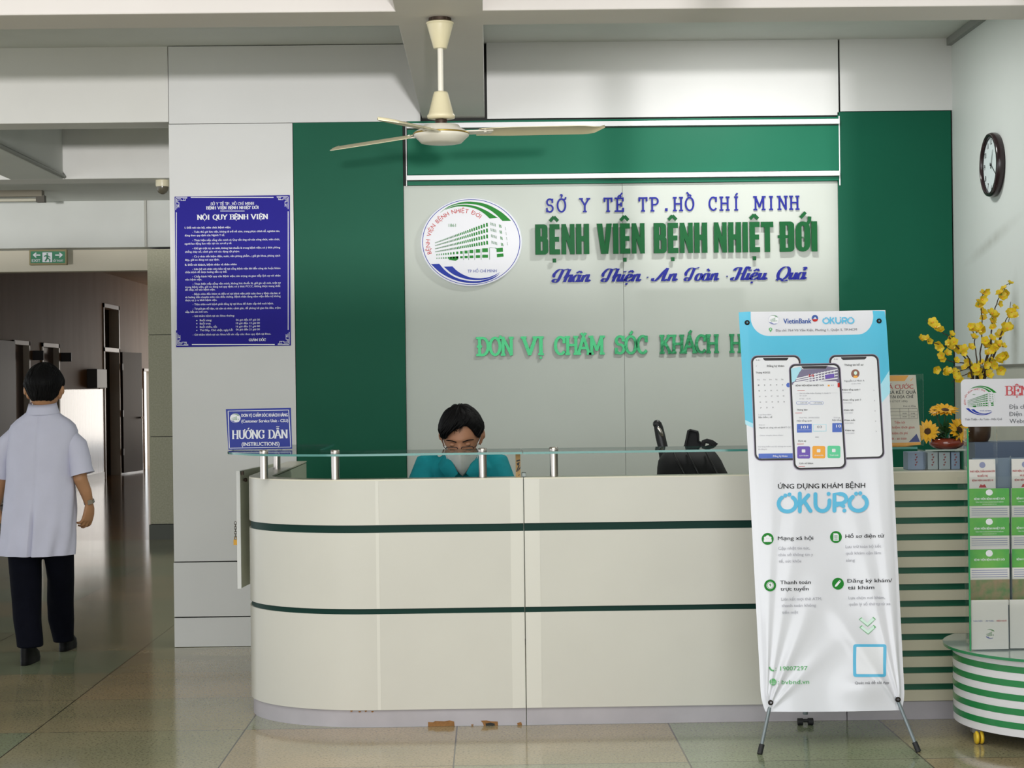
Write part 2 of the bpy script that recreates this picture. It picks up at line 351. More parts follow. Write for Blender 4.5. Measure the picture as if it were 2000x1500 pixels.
def put_rails(mb, rails, x0, kx, zb, kz, y0, y1, m=0, me=None, fn=None):
    fn = fn or (lambda x, y, z: Vector((x, y, z)))
    for ri, (a, b) in enumerate(rails):
        y0 = y0-.00025
        n = len(a); A = [fn(x0+p.x*kx, y0, zb+p.y*kz) for p in a]; B = [fn(x0+p.x*kx, y0, zb+p.y*kz) for p in b]
        def quads(off1, off2): return [(off1+i, off1+i+1, off2+i+1, off2+i) for i in range(n-1)]
        mb.add(A+B, quads(0, n), m)
        if y1 != y0:
            A2 = [fn(x0+p.x*kx, y1, zb+p.y*kz) for p in a]; B2 = [fn(x0+p.x*kx, y1, zb+p.y*kz) for p in b]
            e = m if me is None else me
            mb.add(A+A2, quads(0, n), e); mb.add(B+B2, quads(0, n), e)
            mb.add([A[0], B[0], B2[0], A2[0]], [(0, 1, 2, 3)], e); mb.add([A[-1], B[-1], B2[-1], A2[-1]], [(0, 1, 2, 3)], e)
def serif(mb, txt, x0, x1, zb, cap, y, m=0, bold=.19, thin=.07, fn=None, sf=.13):
    """flat printed serif capitals fitted between x0 and x1"""
    L, w = stroke_text(txt, CAPS, bold, thin, sf, .055, mk=.8)
    for ch, rails in L: put_rails(mb, rails, x0, (x1-x0)/w, zb, cap, y, y, m, fn=fn)
def letters(name, label, words, font, Y, zb, cap, depth, mats, gap=0, **kw):
    """raised lettering: one thing, one child per letter; words = [(text, x0, x1)]"""
    root = thing(name, label, 'lettering', (words[0][1], Y, zb))
    for txt, x0, x1 in words:
        L, w = stroke_text(txt, font, **kw); k = (x1-x0)/w
        for ch, rails in L:
            if not rails: continue
            mb = MB(); put_rails(mb, rails, x0, k, zb, cap, Y-gap-depth, Y-gap, 0, 1)
            if gap:  # short fixing pins to the wall
                cx = sum(p.x for p in rails[0][0]+rails[0][1])/len(rails[0][0])/2*k+x0
                mb.box(cx-.006, cx+.006, Y-gap, Y, zb+cap*.45, zb+cap*.5, 1)
            mb.build('letter', mats, root)
    return root
def tpx(mb, txt, p0, p1, py, cap, Y, m=0, bold=0.0, style='sans', align='fit', off=.0008, **kw):
    """print text between pixel columns p0..p1 on baseline py of a board whose face is at y = Y"""
    a = at(p0, py, Y); b = at(p1, py, Y); c = cap*Y/FPX
    sl = (b.z-a.z)/(b.x-a.x)*0
    if style == 'sans': sans(mb, txt, a.x, b.x, (a.z+b.z)/2, c, Y-off, m, bold, align=align, **kw)
    else: serif(mb, txt, a.x, b.x, (a.z+b.z)/2, c, Y-off, m, bold or .19, **kw)
def ppoly(mb, pts, Y, m=0, off=.0006):
    return mb.sheet([(q.x, q.z) for q in (at(x, y, Y) for x, y in pts)], Y-off, m)
# ================================================================== setting
YW = 10.5                                              # plane of the back wall
def wp(px, py, Y=YW): p = at(px, py, Y); return p.x, p.z
M_white = mat('white_cladding', 'd9d9d8', .5, spec=.15, var=.05, vscale=1.5)
M_paint = mat('white_paint', 'd9d8d4', .6, var=.06, vscale=2)
M_grey = mat('grey_paint', 'cfd1cc', .7, var=.06, vscale=2)
M_green = mat('green_laminate', '17694f', .42, spec=.12, var=.1, vscale=1.2)
M_board = mat('sign_board', 'c3c8c1', .5, spec=.12, var=.04, vscale=1.3)
M_gap = mat('dark_gap', '2a2a28', .8)
M_alu = mat('white_trim', 'e4e4e6', .3)
# floor -------------------------------------------------------------
def floor_mat():
    m = bpy.data.materials.new('terrazzo_tiles'); m.use_nodes = True; N = m.node_tree.nodes; L = m.node_tree.links
    b = N['Principled BSDF']; b.inputs['Roughness'].default_value = .11; b.inputs['Specular IOR Level'].default_value = .85
    t = N.new('ShaderNodeTexCoord'); mp = N.new('ShaderNodeMapping'); mp.inputs['Location'].default_value = (1.13, -7.13+.82*20, 0); L.new(t.outputs['Object'], mp.inputs[0])
    br = N.new('ShaderNodeTexBrick'); br.offset = 0; br.inputs['Scale'].default_value = 1; br.inputs['Brick Width'].default_value = .965; br.inputs['Row Height'].default_value = .82
    br.inputs['Mortar Size'].default_value = .0035; br.inputs['Mortar Smooth'].default_value = .1
    br.inputs['Color1'].default_value = lin('ad9b7d'); br.inputs['Color2'].default_value = lin('8f9a83'); br.inputs['Mortar'].default_value = lin('4c483f')
    L.new(mp.outputs[0], br.inputs[0])
    n = N.new('ShaderNodeTexNoise'); n.inputs['Scale'].default_value = 90; n.inputs['Detail'].default_value = 5; L.new(t.outputs['Object'], n.inputs['Vector'])
    r = N.new('ShaderNodeValToRGB'); r.color_ramp.elements[0].position = .34; r.color_ramp.elements[0].color = (.62, .6, .56, 1); r.color_ramp.elements[1].position = .5; r.color_ramp.elements[1].color = (1, 1, 1, 1)
    L.new(n.outputs[0], r.inputs[0])
    n2 = N.new('ShaderNodeTexNoise'); n2.inputs['Scale'].default_value = 1.7; n2.inputs['Detail'].default_value = 4; L.new(t.outputs['Object'], n2.inputs['Vector'])
    r2 = N.new('ShaderNodeValToRGB'); r2.color_ramp.elements[0].position = .35; r2.color_ramp.elements[0].color = (.8, .83, .78, 1); r2.color_ramp.elements[1].position = .65; r2.color_ramp.elements[1].color = (1.04, 1, .93, 1)
    L.new(n2.outputs[0], r2.inputs[0])
    def mul(a, c):
        x = N.new('ShaderNodeMix'); x.data_type = 'RGBA'; x.blend_type = 'MULTIPLY'; x.inputs[0].default_value = 1; L.new(a, x.inputs[6]); L.new(c, x.inputs[7]); return x.outputs[2]
    L.new(mul(mul(br.outputs[0], r.outputs[0]), r2.outputs[0]), b.inputs['Base Color'])
    bp = N.new('ShaderNodeBump'); bp.inputs['Strength'].default_value = .05; bp.inputs['Distance'].default_value = .02; L.new(n2.outputs[0], bp.inputs['Height']); L.new(bp.outputs[0], b.inputs['Normal'])
    return m
struct(MB().box(-10, 4, -12.5, 18, -.15, 0).build('floor', floor_mat(), origin=(0, 0, 0)), 'polished terrazzo tile floor of the hall', 'floor')  # unseen part behind the camera lengthened to block the low glint lower down
M_cfloor = mat('corridor_floor', 'a5845f', .13, var=.25, vscale=3, bump=.06, bscale=5, spec=.45)
struct(MB().box(-10, -3.2, 18, 42, -.15, .0).build('floor_corridor', M_cfloor, origin=(0, 0, 0)), 'brown polished floor of the far corridor', 'floor')
# ceiling and beams ---------------------------------------------------
struct(MB().box(-10, 3, 0, 13.7, 3.62, 3.75).build('ceiling', M_grey), 'grey plastered ceiling above the reception', 'ceiling')
struct(MB().box(-10, -1.8, 13.7, 18.3, 3.5, 3.75).build('ceiling_rear', M_grey), 'lower grey ceiling before the corridor', 'ceiling')
M_beam = mat('beam_paint', 'd6d0cd', .65, var=.04, vscale=2)
struct(MB().box(-10, 2.8, 7.5, 7.8, 3.17, 3.63).build('trim_1', M_beam, bevel=.006), 'wide concrete cross beam carrying the ceiling fan', 'beam')
bx0, bx1 = wp(824, 231)[0], wp(946.5, 231)[0]
mb = MB().box(bx0, bx1, 0, 7.51, 3.17, 3.63).box(bx0, bx1, 7.79, YW+.03, 3.17, 3.63)
struct(mb.build('trim_2', M_beam, bevel=.004), 'concrete beam running from the fan back to the sign wall', 'beam')
XL = wp(334, 700)[0]
struct(MB().box(-10, XL, YW+.02, YW+.27, 3.165, 3.63).build('trim_3', M_paint, bevel=.004), 'white beam over the corridor opening on the left', 'beam')
xb = at(123, 350, 13.4).x
struct(MB().box(-10, -1.9, 13.4, 13.7, 3.175, 3.63).build('trim_4', M_paint, bevel=.004), 'second cross beam behind the corridor opening', 'beam')
struct(MB().box(xb-.4, xb, YW+.27, 13.4, 3.175, 3.63).build('trim_5', M_grey, bevel=.004), 'grey lengthwise beam above the walking man', 'beam')
struct(MB().box(-10, -3.25, 18, 18.3, 3.02, 3.51).build('trim_6', M_grey, bevel=.004), 'pale beam above the exit sign', 'beam')
struct(MB().box(-10, -3.54, 18.3, 18.5, 2.8, 3.6).build('trim_7', mat('cream_lintel', 'cfc8b6', .6)), 'cream lintel behind the exit sign', 'beam')
# back wall ------------------------------------------------------------
wb = MB().box(XL, 2.95, YW+.034, YW+.25, 0, 3.63, 0)
struct(wb.build('wall_back', M_gap), 'wall behind the reception desk', 'wall')
def clad(name, rects, m, label, y0=YW, th=.014):
    mb = MB()
    for (a, b, c, d) in rects:      # pixel box left, top, right, bottom
        x0 = wp(a, (b+d)/2)[0]; x1 = wp(c, (b+d)/2)[0]; z1 = wp((a+c)/2, b)[1]; z0 = max(0, wp((a+c)/2, d)[1])
        mb.box(x0+.002, x1-.002, y0, y0+th, z0+.002, z1-.002)
    return struct(mb.build(name, m, bevel=.001), label, 'wall cladding')
clad('wall_cladding', [(328.5, 88, 821, 240), (950, 78, 1638, 229), (1640, 70, 1861, 217), (334, 241, 577, 1096), (339, 1097, 577, 1204), (340, 1205, 577, 1267)], M_white, 'white wall panels around the green feature wall')
M_green2 = mat('green_laminate_dark', '165a44', .45, spec=.1, var=.1, vscale=1.2)
clad('trim_8', [(578, 238, 793, 1270), (1641, 217, 1864, 1270)], M_green2, 'tall dark green panels left and right of the white sign board')
clad('trim_9', [(795, 232, 1639, 237.2), (795, 248.5, 1639, 338), (795, 349, 1639, 358)], M_green, 'green header panels above the white sign board', YW-.004, .03)
clad('trim_10', [(794, 237, 1639, 248), (794, 338.5, 1639, 349)], M_alu, 'two white rails across the green header', YW-.03, .05)
clad('trim_11', [(792, 237, 795, 365), (1637.5, 226, 1641, 363)], M_alu, 'thin white edge strips of the green header', YW-.008, .02)
xa, xm, xz = wp(792.5, 700)[0], wp(1218.7, 600)[0], wp(1643, 700)[0]; zt_ = wp(1218, 358)[1]
mb = MB().box(xa, xm-.001, YW+.018, YW+.03, .02, zt_).box(xm+.001, xz, YW+.018, YW+.03, .02, zt_)
struct(mb.build('trim_12', M_board), 'pale sign board of two panels behind the desk', 'wall cladding')
# right wall -------------------------------------------------------------
XR = wp(1861, 300)[0]
zd = at(1960, 714, 9.5).z
q1 = at(1984, 640, 9.3); q2 = at(1935, 470, 9.7)
def wall_right_mat():
    m = mat('right_wall_paint', 'd3d8d5', .55, var=.05, vscale=1.5); N = m.node_tree.nodes; L = m.node_tree.links; b = N['Principled BSDF']
    src = b.inputs['Base Color'].links[0].from_socket
    t = N.new('ShaderNodeTexCoord'); n = N.new('ShaderNodeTexNoise'); n.inputs['Scale'].default_value = 9; n.inputs['Detail'].default_value = 8; L.new(t.outputs['Object'], n.inputs['Vector'])
    for (cy, cz, ry, rz, rot, st) in ((q1.y, q1.z, .10, .34, .06, 1.1), (q1.y+.22, q1.z-.2, .05, .22, .0, .8), (q2.y, q2.z, .62, .05, -.17, .55)):
        # dirt stains on the paint: an elongated blot broken up by noise
        mp = N.new('ShaderNodeMapping'); mp.vector_type = 'TEXTURE'; mp.inputs['Location'].default_value = (XR, cy, cz); mp.inputs['Rotation'].default_value = (rot, 0, 0); mp.inputs['Scale'].default_value = (1, ry, rz)
        g = N.new('ShaderNodeTexGradient'); g.gradient_type = 'SPHERICAL'; L.new(t.outputs['Object'], mp.inputs[0]); L.new(mp.outputs[0], g.inputs[0])
        mu = N.new('ShaderNodeMath'); mu.operation = 'MULTIPLY'; L.new(g.outputs[1], mu.inputs[0]); L.new(n.outputs[0], mu.inputs[1])
        m2 = N.new('ShaderNodeMath'); m2.operation = 'MULTIPLY'; m2.use_clamp = True; m2.inputs[1].default_value = st; L.new(mu.outputs[0], m2.inputs[0])
        x = N.new('ShaderNodeMix'); x.data_type = 'RGBA'; x.inputs[7].default_value = lin('6b6654'); L.new(m2.outputs[0], x.inputs[0]); L.new(src, x.inputs[6]); src = x.outputs[2]
    L.new(src, b.inputs['Base Color']); return m
mb = MB().box(XR, XR+.2, 0, YW+.02, zd, 3.63, 0).box(XR-.004, XR+.2, 0, YW+.02, 0, zd, 1)
struct(mb.build('wall_right', [wall_right_mat(), mat('right_wall_dado', 'b9b9ae', .5, var=.12, vscale=3)], origin=(0, 0, 0)), 'pale stained side wall with the clock', 'wall')
struct(MB().box(XR-.03, XR, 7.8, YW, 3.575, 3.62).build('trim_13', mat('cornice', '8e908c', .6)), 'thin grey cornice on the right wall', 'trim')
struct(MB().box(XR-.012, XR, 0, YW, zd-.006, zd+.006).build('trim_14', mat('dado_line', '6d6c62', .6)), 'thin dado line on the right wall', 'trim')
# hall behind the opening --------------------------------------------------
M_terr = mat('terrazzo_column', 'bab79f', .55, col2='a9a68e', vscale=60, bump=.05)
x0 = at(290, 700, 18).x; x1 = at(336, 700, 18).x
mb = MB()
zs = [.16]+[at(310, y, 18).z for y in (853, 654)]+[3.0]
for a, b in zip(zs, zs[1:]): mb.box(x0, x1+.1, 18, 18.5, a+.004, b-.002)
mb.box(x0+.008, x1+.1, 18.008, 18.49, .1, 3.0, 1)
col = mb.build('column_1', [M_terr, M_gap]); struct(col, 'terrazzo clad column at the corridor mouth', 'column')
struct(MB().box(x0-.012, x1+.1, 17.988, 18.5, 0, .155).build('baseboard_column', mat('dark_skirting', '55574f', .5)), 'dark skirting at the foot of the terrazzo column', 'baseboard')
struct(MB().box(x1+.1, XL+.05, 18, 18.3, 0, 3.6).build('wall_rear', M_paint), 'wall beside the terrazzo column', 'wall')
struct(MB().box(XL+.03, XL+.1, YW+.25, 18, 0, 3.63).build('wall_side', M_grey), 'side wall behind the white pillar', 'wall')
# corridor -------------------------------------------------------------------
XC = -6.72
M_up = mat('corridor_paint', 'b49c82', .55, spec=.12, var=.12, vscale=3, stretch=(1, 1, .2)); M_tile = mat('corridor_tile', 'cdb99c', .22, col2='ab947a', vscale=9, stretch=(1, 2, .06), spec=.6)
OPEN = [(24.65, 25.55, 2.27), (26.25, 27.3, 2.27), (30.45, 31.75, 3.06), (33.9, 35.3, 1.95)]
mb = MB(); zt = 1.56; y = 18.5
for (a, b, h) in OPEN+[(40, 40, 0)]:
    mb.box(XC-.2, XC, y, a, zt, 3.6, 0); mb.box(XC-.2, XC+.004, y, a, 0, zt, 1)
    if b > a: mb.box(XC-.2, XC, a, b, h, 3.6, 0)
    y = b
struct(mb.build('wall_corridor', [M_up, M_tile], origin=(0, 0, 0)), 'brownish corridor wall with a glossy pale tiled lower half', 'wall')
struct(MB().box(-7, -3.2, 18.5, 40, 3.6, 3.75).build('ceiling_corridor', M_up), 'dim corridor ceiling', 'ceiling')
struct(MB().box(x1, x1+.2, 18.5, 40, 0, 3.6).build('wall_corridor_right', M_up), 'right hand corridor wall', 'wall')
struct(MB().box(-10, XC-.2, 18.2, 18.5, 0, 2.9).build('wall_rear_left', M_paint), 'wall left of the corridor mouth', 'wall')
struct(MB().box(XC, XC+.012, 18.5, 24.6, 0, .12).box(XC, XC+.012, 27.4, 30.4, 0, .12).box(XC, XC+.012, 31.8, 33.8, 0, .12).build('baseboard_corridor', mat('pale_skirting', 'bfb8ac', .3)), 'pale skirting along the corridor wall', 'baseboard')
M_frame = mat('pale_frame', 'cfc4b2', .4); M_dark = mat('dark_wood', '33231d', .45, spec=.2, var=.3, vscale=4, stretch=(1, 1, .1)); M_unlit = mat('painted_room_dark', '14100e', .8); M_brown = mat('brown_door', '6b5545', .35, spec=.25, var=.25, vscale=5, stretch=(1, 1, .1))
def frame_mb(a, b, h, t=.06, bar=None):
    mb = MB().box(XC-.2, XC+.02, a, a+t, 0, h).box(XC-.2, XC+.02, b-t, b, 0, h).box(XC-.2, XC+.02, a, b, h-t, h)
    if bar: mb.box(XC-.2, XC+.02, a, b, bar, bar+t)
    return mb
for i, (a, b, h) in enumerate(OPEN[:2]):
    t = thing('door', ['pale framed door farthest left in the corridor', 'pale framed door above the walking man\'s head'][i], 'door', (XC, (a+b)/2, 0)); t['kind'] = 'structure'; t.name = 'door_%d' % (i+1); LOC[t.name] = Vector(t.location)
    frame_mb(a, b, h).build('door_frame', M_frame, t)
    MB().box(XC-.12, XC-.07, a+.06, b-.06, 0, h-.06).build('door_leaf', M_brown, t)
a, b, h = OPEN[2]
t = thing('door_3', 'tall corridor door with a transom and a dark leaf standing open', 'door', (XC, (a+b)/2, 0)); t['kind'] = 'structure'; LOC[t.name] = Vector(t.location)
frame_mb(a, b, h, .07, 2.22).build('door_frame', M_frame, t)
MB().box(XC-.16, XC-.12, a+.07, a+.42, 2.29, h-.07).build('transom_panel', M_frame, t)
MB().box(XC-.2, XC-.16, a+.07, b-.07, 0, h-.07).build('room_dark_sheet', M_unlit, t)  # near-black sheet: the unlit room's darkness is put into its colour
p0 = Vector((XC+.03, b+.06, 0)); p1 = Vector((XC+.19, b+1.0, 0)); d = (p1-p0); ang = math.atan2(d.y, d.x)
mx = Matrix.Translation((p0+p1)/2+Vector((0, 0, 1.13))) @ Matrix.Rotation(ang, 4, 'Z')
leaf = MB().obox(mx, d.length, .045, 2.2).build('door_leaf', M_dark, t)
hm = Matrix.Translation(p0.lerp(p1, .9)+Vector((.05, -.03, 1.02))) @ Matrix.Rotation(ang, 4, 'Z')
MB().obox(hm, .13, .03, .03).obox(hm @ Matrix.Translation((.05, .03, 0)), .03, .08, .03).build('door_handle', mat('dull_brass', '6b5f55', .4, .8), leaf)
for z in (.35, 1.05, 1.9): MB().box(XC, XC+.06, b-.0, b+.08, z, z+.12).build('hinge', M_dark, t)
lm = MB().box(XC+.01, XC+.06, 23.3, 24.6, .02, 2.25)
struct(lm.build('door_4', M_dark, bevel=.004), 'dark wooden door leaf folded flat against the corridor wall', 'door')
a, b, h = OPEN[3]
t = thing('door_5', 'bright doorway at the far end of the corridor', 'door', (XC, (a+b)/2, 0)); t['kind'] = 'structure'
frame_mb(a, b, h, .05).build('door_frame', M_frame, t)
struct(MB().box(1.53, 1.67, -2.1, -1.96, 0, 3.62).build('assumed_shadow_post', M_paint), 'slim white post at the entrance behind the viewer', 'column')  # unseen post, assumed so that it casts the soft band on the sign wall
# ================================================================== signs and lettering on the walls
M_ink = mat('ink_navy', '17208c', .4, spec=.15); M_wht = mat('print_white', 'e4e4ea', .5, spec=.2); M_blk = mat('print_black', '17171b', .5)
M_red = mat('print_red', 'bd2a25', .5, spec=.15); M_grn = mat('print_green', '23802f', .5, spec=.15); M_blu = mat('print_blue', '24389e', .5, spec=.15)
M_egrn = mat('emblem_green', '4f7f57', .5, spec=.15)
EM = [M_wht, M_blu, M_grn, M_red, M_egrn]               # slots used by the hospital emblem
def emblem(mb, fn, base=0, detail=True, disc=True, pale=False):
    """round hospital emblem; fn(u, v, layer) maps the unit disc to the place; uses five slots from base"""
    Wt, Bl, Gr, Rd, Eg = [base+i for i in range(5)]
    q = lambda x, y: ((x-798)/703, (735-y)/626)
    def poly(pts, m, l): mb.add([fn(*q(x, y), l) for x, y in pts], [tuple(range(len(pts)))], m)
    def strip(A, B, m, l):      # region between two rails given as point lists
        n = 24
        def rs(P):
            P = [Vector(p) for p in smooth2(P, 6)]; d = [0]
            for a, b in zip(P, P[1:]): d.append(d[-1]+(b-a).length)
            out = []; j = 0
            for i in range(n+1):
                t = d[-1]*i/n
                while j < len(P)-2 and d[j+1] < t: j += 1
                w = (t-d[j])/max(1e-9, d[j+1]-d[j]); out.append(P[j].lerp(P[j+1], min(1, w)))
            return out
        a = rs(A); b = rs(B)
        mb.add([fn(*q(*p), l) for p in a]+[fn(*q(*p), l) for p in b], [(i, i+1, i+n+2, i+n+1) for i in range(n)], m)
    if disc:
        mb.add([fn(math.cos(t*math.pi/32), math.sin(t*math.pi/32), 0) for t in range(64)], [tuple(range(64))], Wt)
        for r0, r1 in ((.965, .978),):
            mb.add([fn(r*math.cos(t*math.pi/32), r*math.sin(t*math.pi/32), 1) for r in (r0, r1) for t in range(64)], [(t, (t+1) % 64, (t+1) % 64+64, t+64) for t in range(64)], Bl)
    strip([(370, 305), (480, 225), (600, 180), (720, 157), (850, 160), (1000, 190), (1130, 250), (1250, 330), (1360, 437)], [(372, 308), (450, 254), (560, 208), (680, 186), (800, 190), (930, 215), (1050, 270), (1150, 345), (1240, 437)], Gr, 1)
    strip([(440, 262), (560, 215), (660, 200), (780, 205), (900, 235), (1020, 290), (1110, 350), (1175, 395)], [(442, 266), (510, 246), (600, 226), (700, 225), (800, 240), (900, 275), (990, 335), (1060, 402)], Gr, 1)
    strip([(228, 1043), (350, 1160), (500, 1250), (660, 1305), (820, 1322), (960, 1310), (1100, 1262), (1182, 1203)], [(345, 1040), (420, 1130), (520, 1210), (640, 1265), (780, 1292), (920, 1290), (1080, 1250), (1180, 1200)], Bl, 1)
    strip([(410, 1083), (480, 1150), (560, 1205), (690, 1255), (830, 1280), (960, 1275), (1080, 1245), (1192, 1178)], [(530, 1080), (600, 1150), (700, 1210), (800, 1245), (920, 1255), (1040, 1240), (1120, 1210), (1190, 1175)], Bl, 1)
    N = 36 if detail else 12
    for r in range(4):
        ya, yb = (740, 780, 825, 868)[r], (476, 560, 648, 740)[r]
        for k in range(N):
            X = lambda t: 290+757*(math.exp(1.5*t)-1)/(math.exp(1.5)-1)
            x0, x1 = X(k/N), X((k+.62)/N); t = (x0-290)/757; yc = ya+(yb-ya)*t; hh = 7+21*t
            poly([(x0, yc-hh), (x1, yc-hh), (x1+3, yc+hh), (x0+2, yc+hh)], Eg if t < .4 else Gr, 1)
        if detail:
            for k in range(5): x0 = 1066+17*k+r*5; y0 = yb-20+5*k; poly([(x0, y0), (x0+7, y0), (x0+12, y0+42), (x0+5, y0+42)], Eg, 1)
            for k in range(2): x0 = 1190+18*k+r*8; y0 = yb+12+5*k; poly([(x0, y0), (x0+10, y0), (x0+16, y0+44), (x0+6, y0+44)], Gr, 1)
            x0 = 1275+r*8; y0 = 525+r*72; poly([(x0, y0), (x0+4, y0), (x0+12, y0+45), (x0+8, y0+45)], Eg, 1)
    for x0, x1 in ((950, 1030), (860, 920), (772, 825), (702, 745), (640, 676), (585, 615), (540, 562), (500, 520), (465, 482), (432, 448), (402, 416), (374, 386), (348, 358), (325, 334), (305, 313)):
        t = (x0-305)/645; h = 10+18*t; poly([(x0, 912-57*t-h), (x1, 912-58*t-h), (x1, 912-58*t+h), (x0, 912-57*t+h)], Gr, 1); poly([(x0, 962-22*t-h*.8), (x1, 962-22*t-h*.8), (x1, 962-22*t+h*.8), (x0, 962-22*t+h*.8)], Gr, 1)
    poly([(1150, 828), (1240, 820), (1242, 880), (1152, 884)], Gr, 1); poly([(1155, 910), (1246, 903), (1250, 948), (1157, 958)], Gr, 1)
    poly([(480, 945), (612, 935), (612, 980), (575, 1000), (480, 985)], Gr, 1); poly([(1060, 815), (1150, 822), (1150, 838), (1120, 822), (1060, 822)], Eg, 1)
    for x0, y0 in ((685, 860), (757, 850), (840, 840), (932, 830), (1050, 815)): poly([(x0, y0), (x0+6, y0), (x0+6, 990), (x0, 990)], Eg, 1)
    if detail:
        P = [Vector(p) for p in smooth2([(212, 900), (192, 800), (190, 720), (212, 610), (255, 515), (335, 425), (440, 345), (560, 297), (690, 285), (840, 318), (945, 385)], 12)]
        D = [0]
        for a, b in zip(P, P[1:]): D.append(D[-1]+(b-a).length)
        txt = 'BỆNH VIỆN BỆNH NHIỆT ĐỚI'; wd = []
        for ch in txt:
            vs, _ = sans_mesh(_plain(ch)); wd.append((max(p[0] for p in vs)-min(p[0] for p in vs)) if vs else .3)
        tot = sum(wd)+.13*len(txt); k = D[-1]/tot; pos = 0
        for ch, w in zip(txt, wd):
            s = (pos+w/2)*k; pos += w+.13; i = max(j for j in range(len(D)) if D[j] <= s) if s > 0 else 0; i = min(i, len(P)-2)
            p = P[i].lerp(P[i+1], (s-D[i])/(D[i+1]-D[i])); t = (P[i+1]-P[i]).normalized(); nn = Vector((t.y, -t.x))
            tr_, qd = special(ch); vs, fs = sans_mesh(tr_)
            if not vs: continue
            mx0 = (max(v[0] for v in vs)+min(v[0] for v in vs))/2
            mb.add([fn(*q(*(p+t*((v[0]-mx0)*k)+nn*((v[1]-CAPH/2)*k*1.0))), 1) for v in vs], fs, Rd)
            for q_ in qd: mb.add([fn(*q(*(p+t*((v[0]-mx0)*k)+nn*((v[1]-CAPH/2)*k))), 1.5) for v in q_], [tuple(range(len(q_)))], Rd)
        for tx, x0, x1, yb, cap, m in (('1861', 485, 585, 515, 44, Gr), ('TP HỒ CHÍ MINH', 742, 1150, 1172, 42, Bl)):
            vs, fs = sans_mesh(tx); a = min(v[0] for v in vs); b = max(v[0] for v in vs)
            mb.add([fn(*q(x0+(v[0]-a)/(b-a)*(x1-x0), yb-v[1]/CAPH*cap), 1) for v in vs], fs, m)
# raised lettering -----------------------------------------------------------
YB = YW+.018                                            # face of the sign board
W_ = lambda px, py=450: at(px, py, YB).x
Zb = lambda px, py: at(px, py, YB).z
k_ = YB/FPX
letters('blue_lettering', 'blue slab lettering of the top line on the sign board', [('SỞ Y TẾ TP.HỒ CHÍ MINH', W_(1063), W_(1563))], CAPS, YB, Zb(1310, 411.5), 25*k_, .01, [M_ink, M_ink], wv=.135, wh=.125, serif=.15, sh=.12, mono=.93)
M_lg = mat('letter_green', '05582a', .42, spec=.12, var=.1, vscale=9); M_lge = mat('letter_green_edge', '0c5a2a', .4)
letters('green_lettering', 'heavy green block letters naming the hospital on the sign board', [(t, W_(a), W_(b)) for t, a, b in (('BỆNH', 1044, 1152), ('VIỆN', 1165, 1260), ('BỆNH', 1275, 1382), ('NHIỆT', 1392, 1510), ('ĐỚI', 1520, 1597))], HEAVY, YB, Zb(1320, 495), 59*k_, .012, [M_lg, M_lge], gap=.02, wv=.18, wh=.16)
letters('script_lettering', 'navy script motto below the heavy green letters', [(t, W_(a), W_(b)) for t, a, b in (('Thân', 1076, 1148), ('Thiện', 1172, 1247), ('-', 1257, 1267), ('An', 1272, 1318), ('Toàn', 1334, 1399), ('-', 1413, 1422), ('Hiệu', 1425, 1493), ('Quả', 1512, 1570))], SCRIPT, YB, Zb(1320, 548.5), 25*k_, .008, [M_ink, M_ink], wv=.17, wh=.035, shear=.3, smooth=True)
M_mir = mat('mirror_green', '2f7d50', .2, metal=.75, bump=.35, bscale=11); M_mire = mat('mirror_green_edge', '2f6e4c', .3)
letters('mirror_lettering', 'glossy pale green slab letters, the lowest line on the sign board', [(t, W_(a), W_(b)) for t, a, b in (('ĐƠN', 930, 1000), ('VỊ', 1018, 1062), ('CHĂM', 1080, 1176), ('SÓC', 1198, 1262), ('KHÁCH', 1286, 1400), ('HÀNG', 1422, 1518))], CAPS, YB, Zb(1180, 690.5), 33*k_, .014, [M_mir, M_mire], wv=.19, wh=.15, serif=.15, sh=.13)
# emblem plaque ---------------------------------------------------------------
c = at(920.5, 473.5, YB); rx, rz = 99*k_, 86.5*k_
t = thing('emblem_plaque', 'round white hospital emblem plaque on the sign board', 'emblem', (c.x, YB, c.z-rz))
mb = MB(); n = 72
ring = lambda s, y: [Vector((c.x+rx*s*math.cos(2*math.pi*i/n), y, c.z+rz*s*math.sin(2*math.pi*i/n))) for i in range(n)]
mb.rings([ring(1, YB), ring(1, YB-.022), ring(.985, YB-.026)], 0, False)
mb.build('backing_disc', mat('acrylic_white', 'dfe3ea', .2), t)
mb = MB(); emblem(mb, lambda u, v, l: Vector((c.x+u*rx*.985, YB-.027-.0012*l, c.z+v*rz*.985))); mb.build('printed_emblem', EM, t)
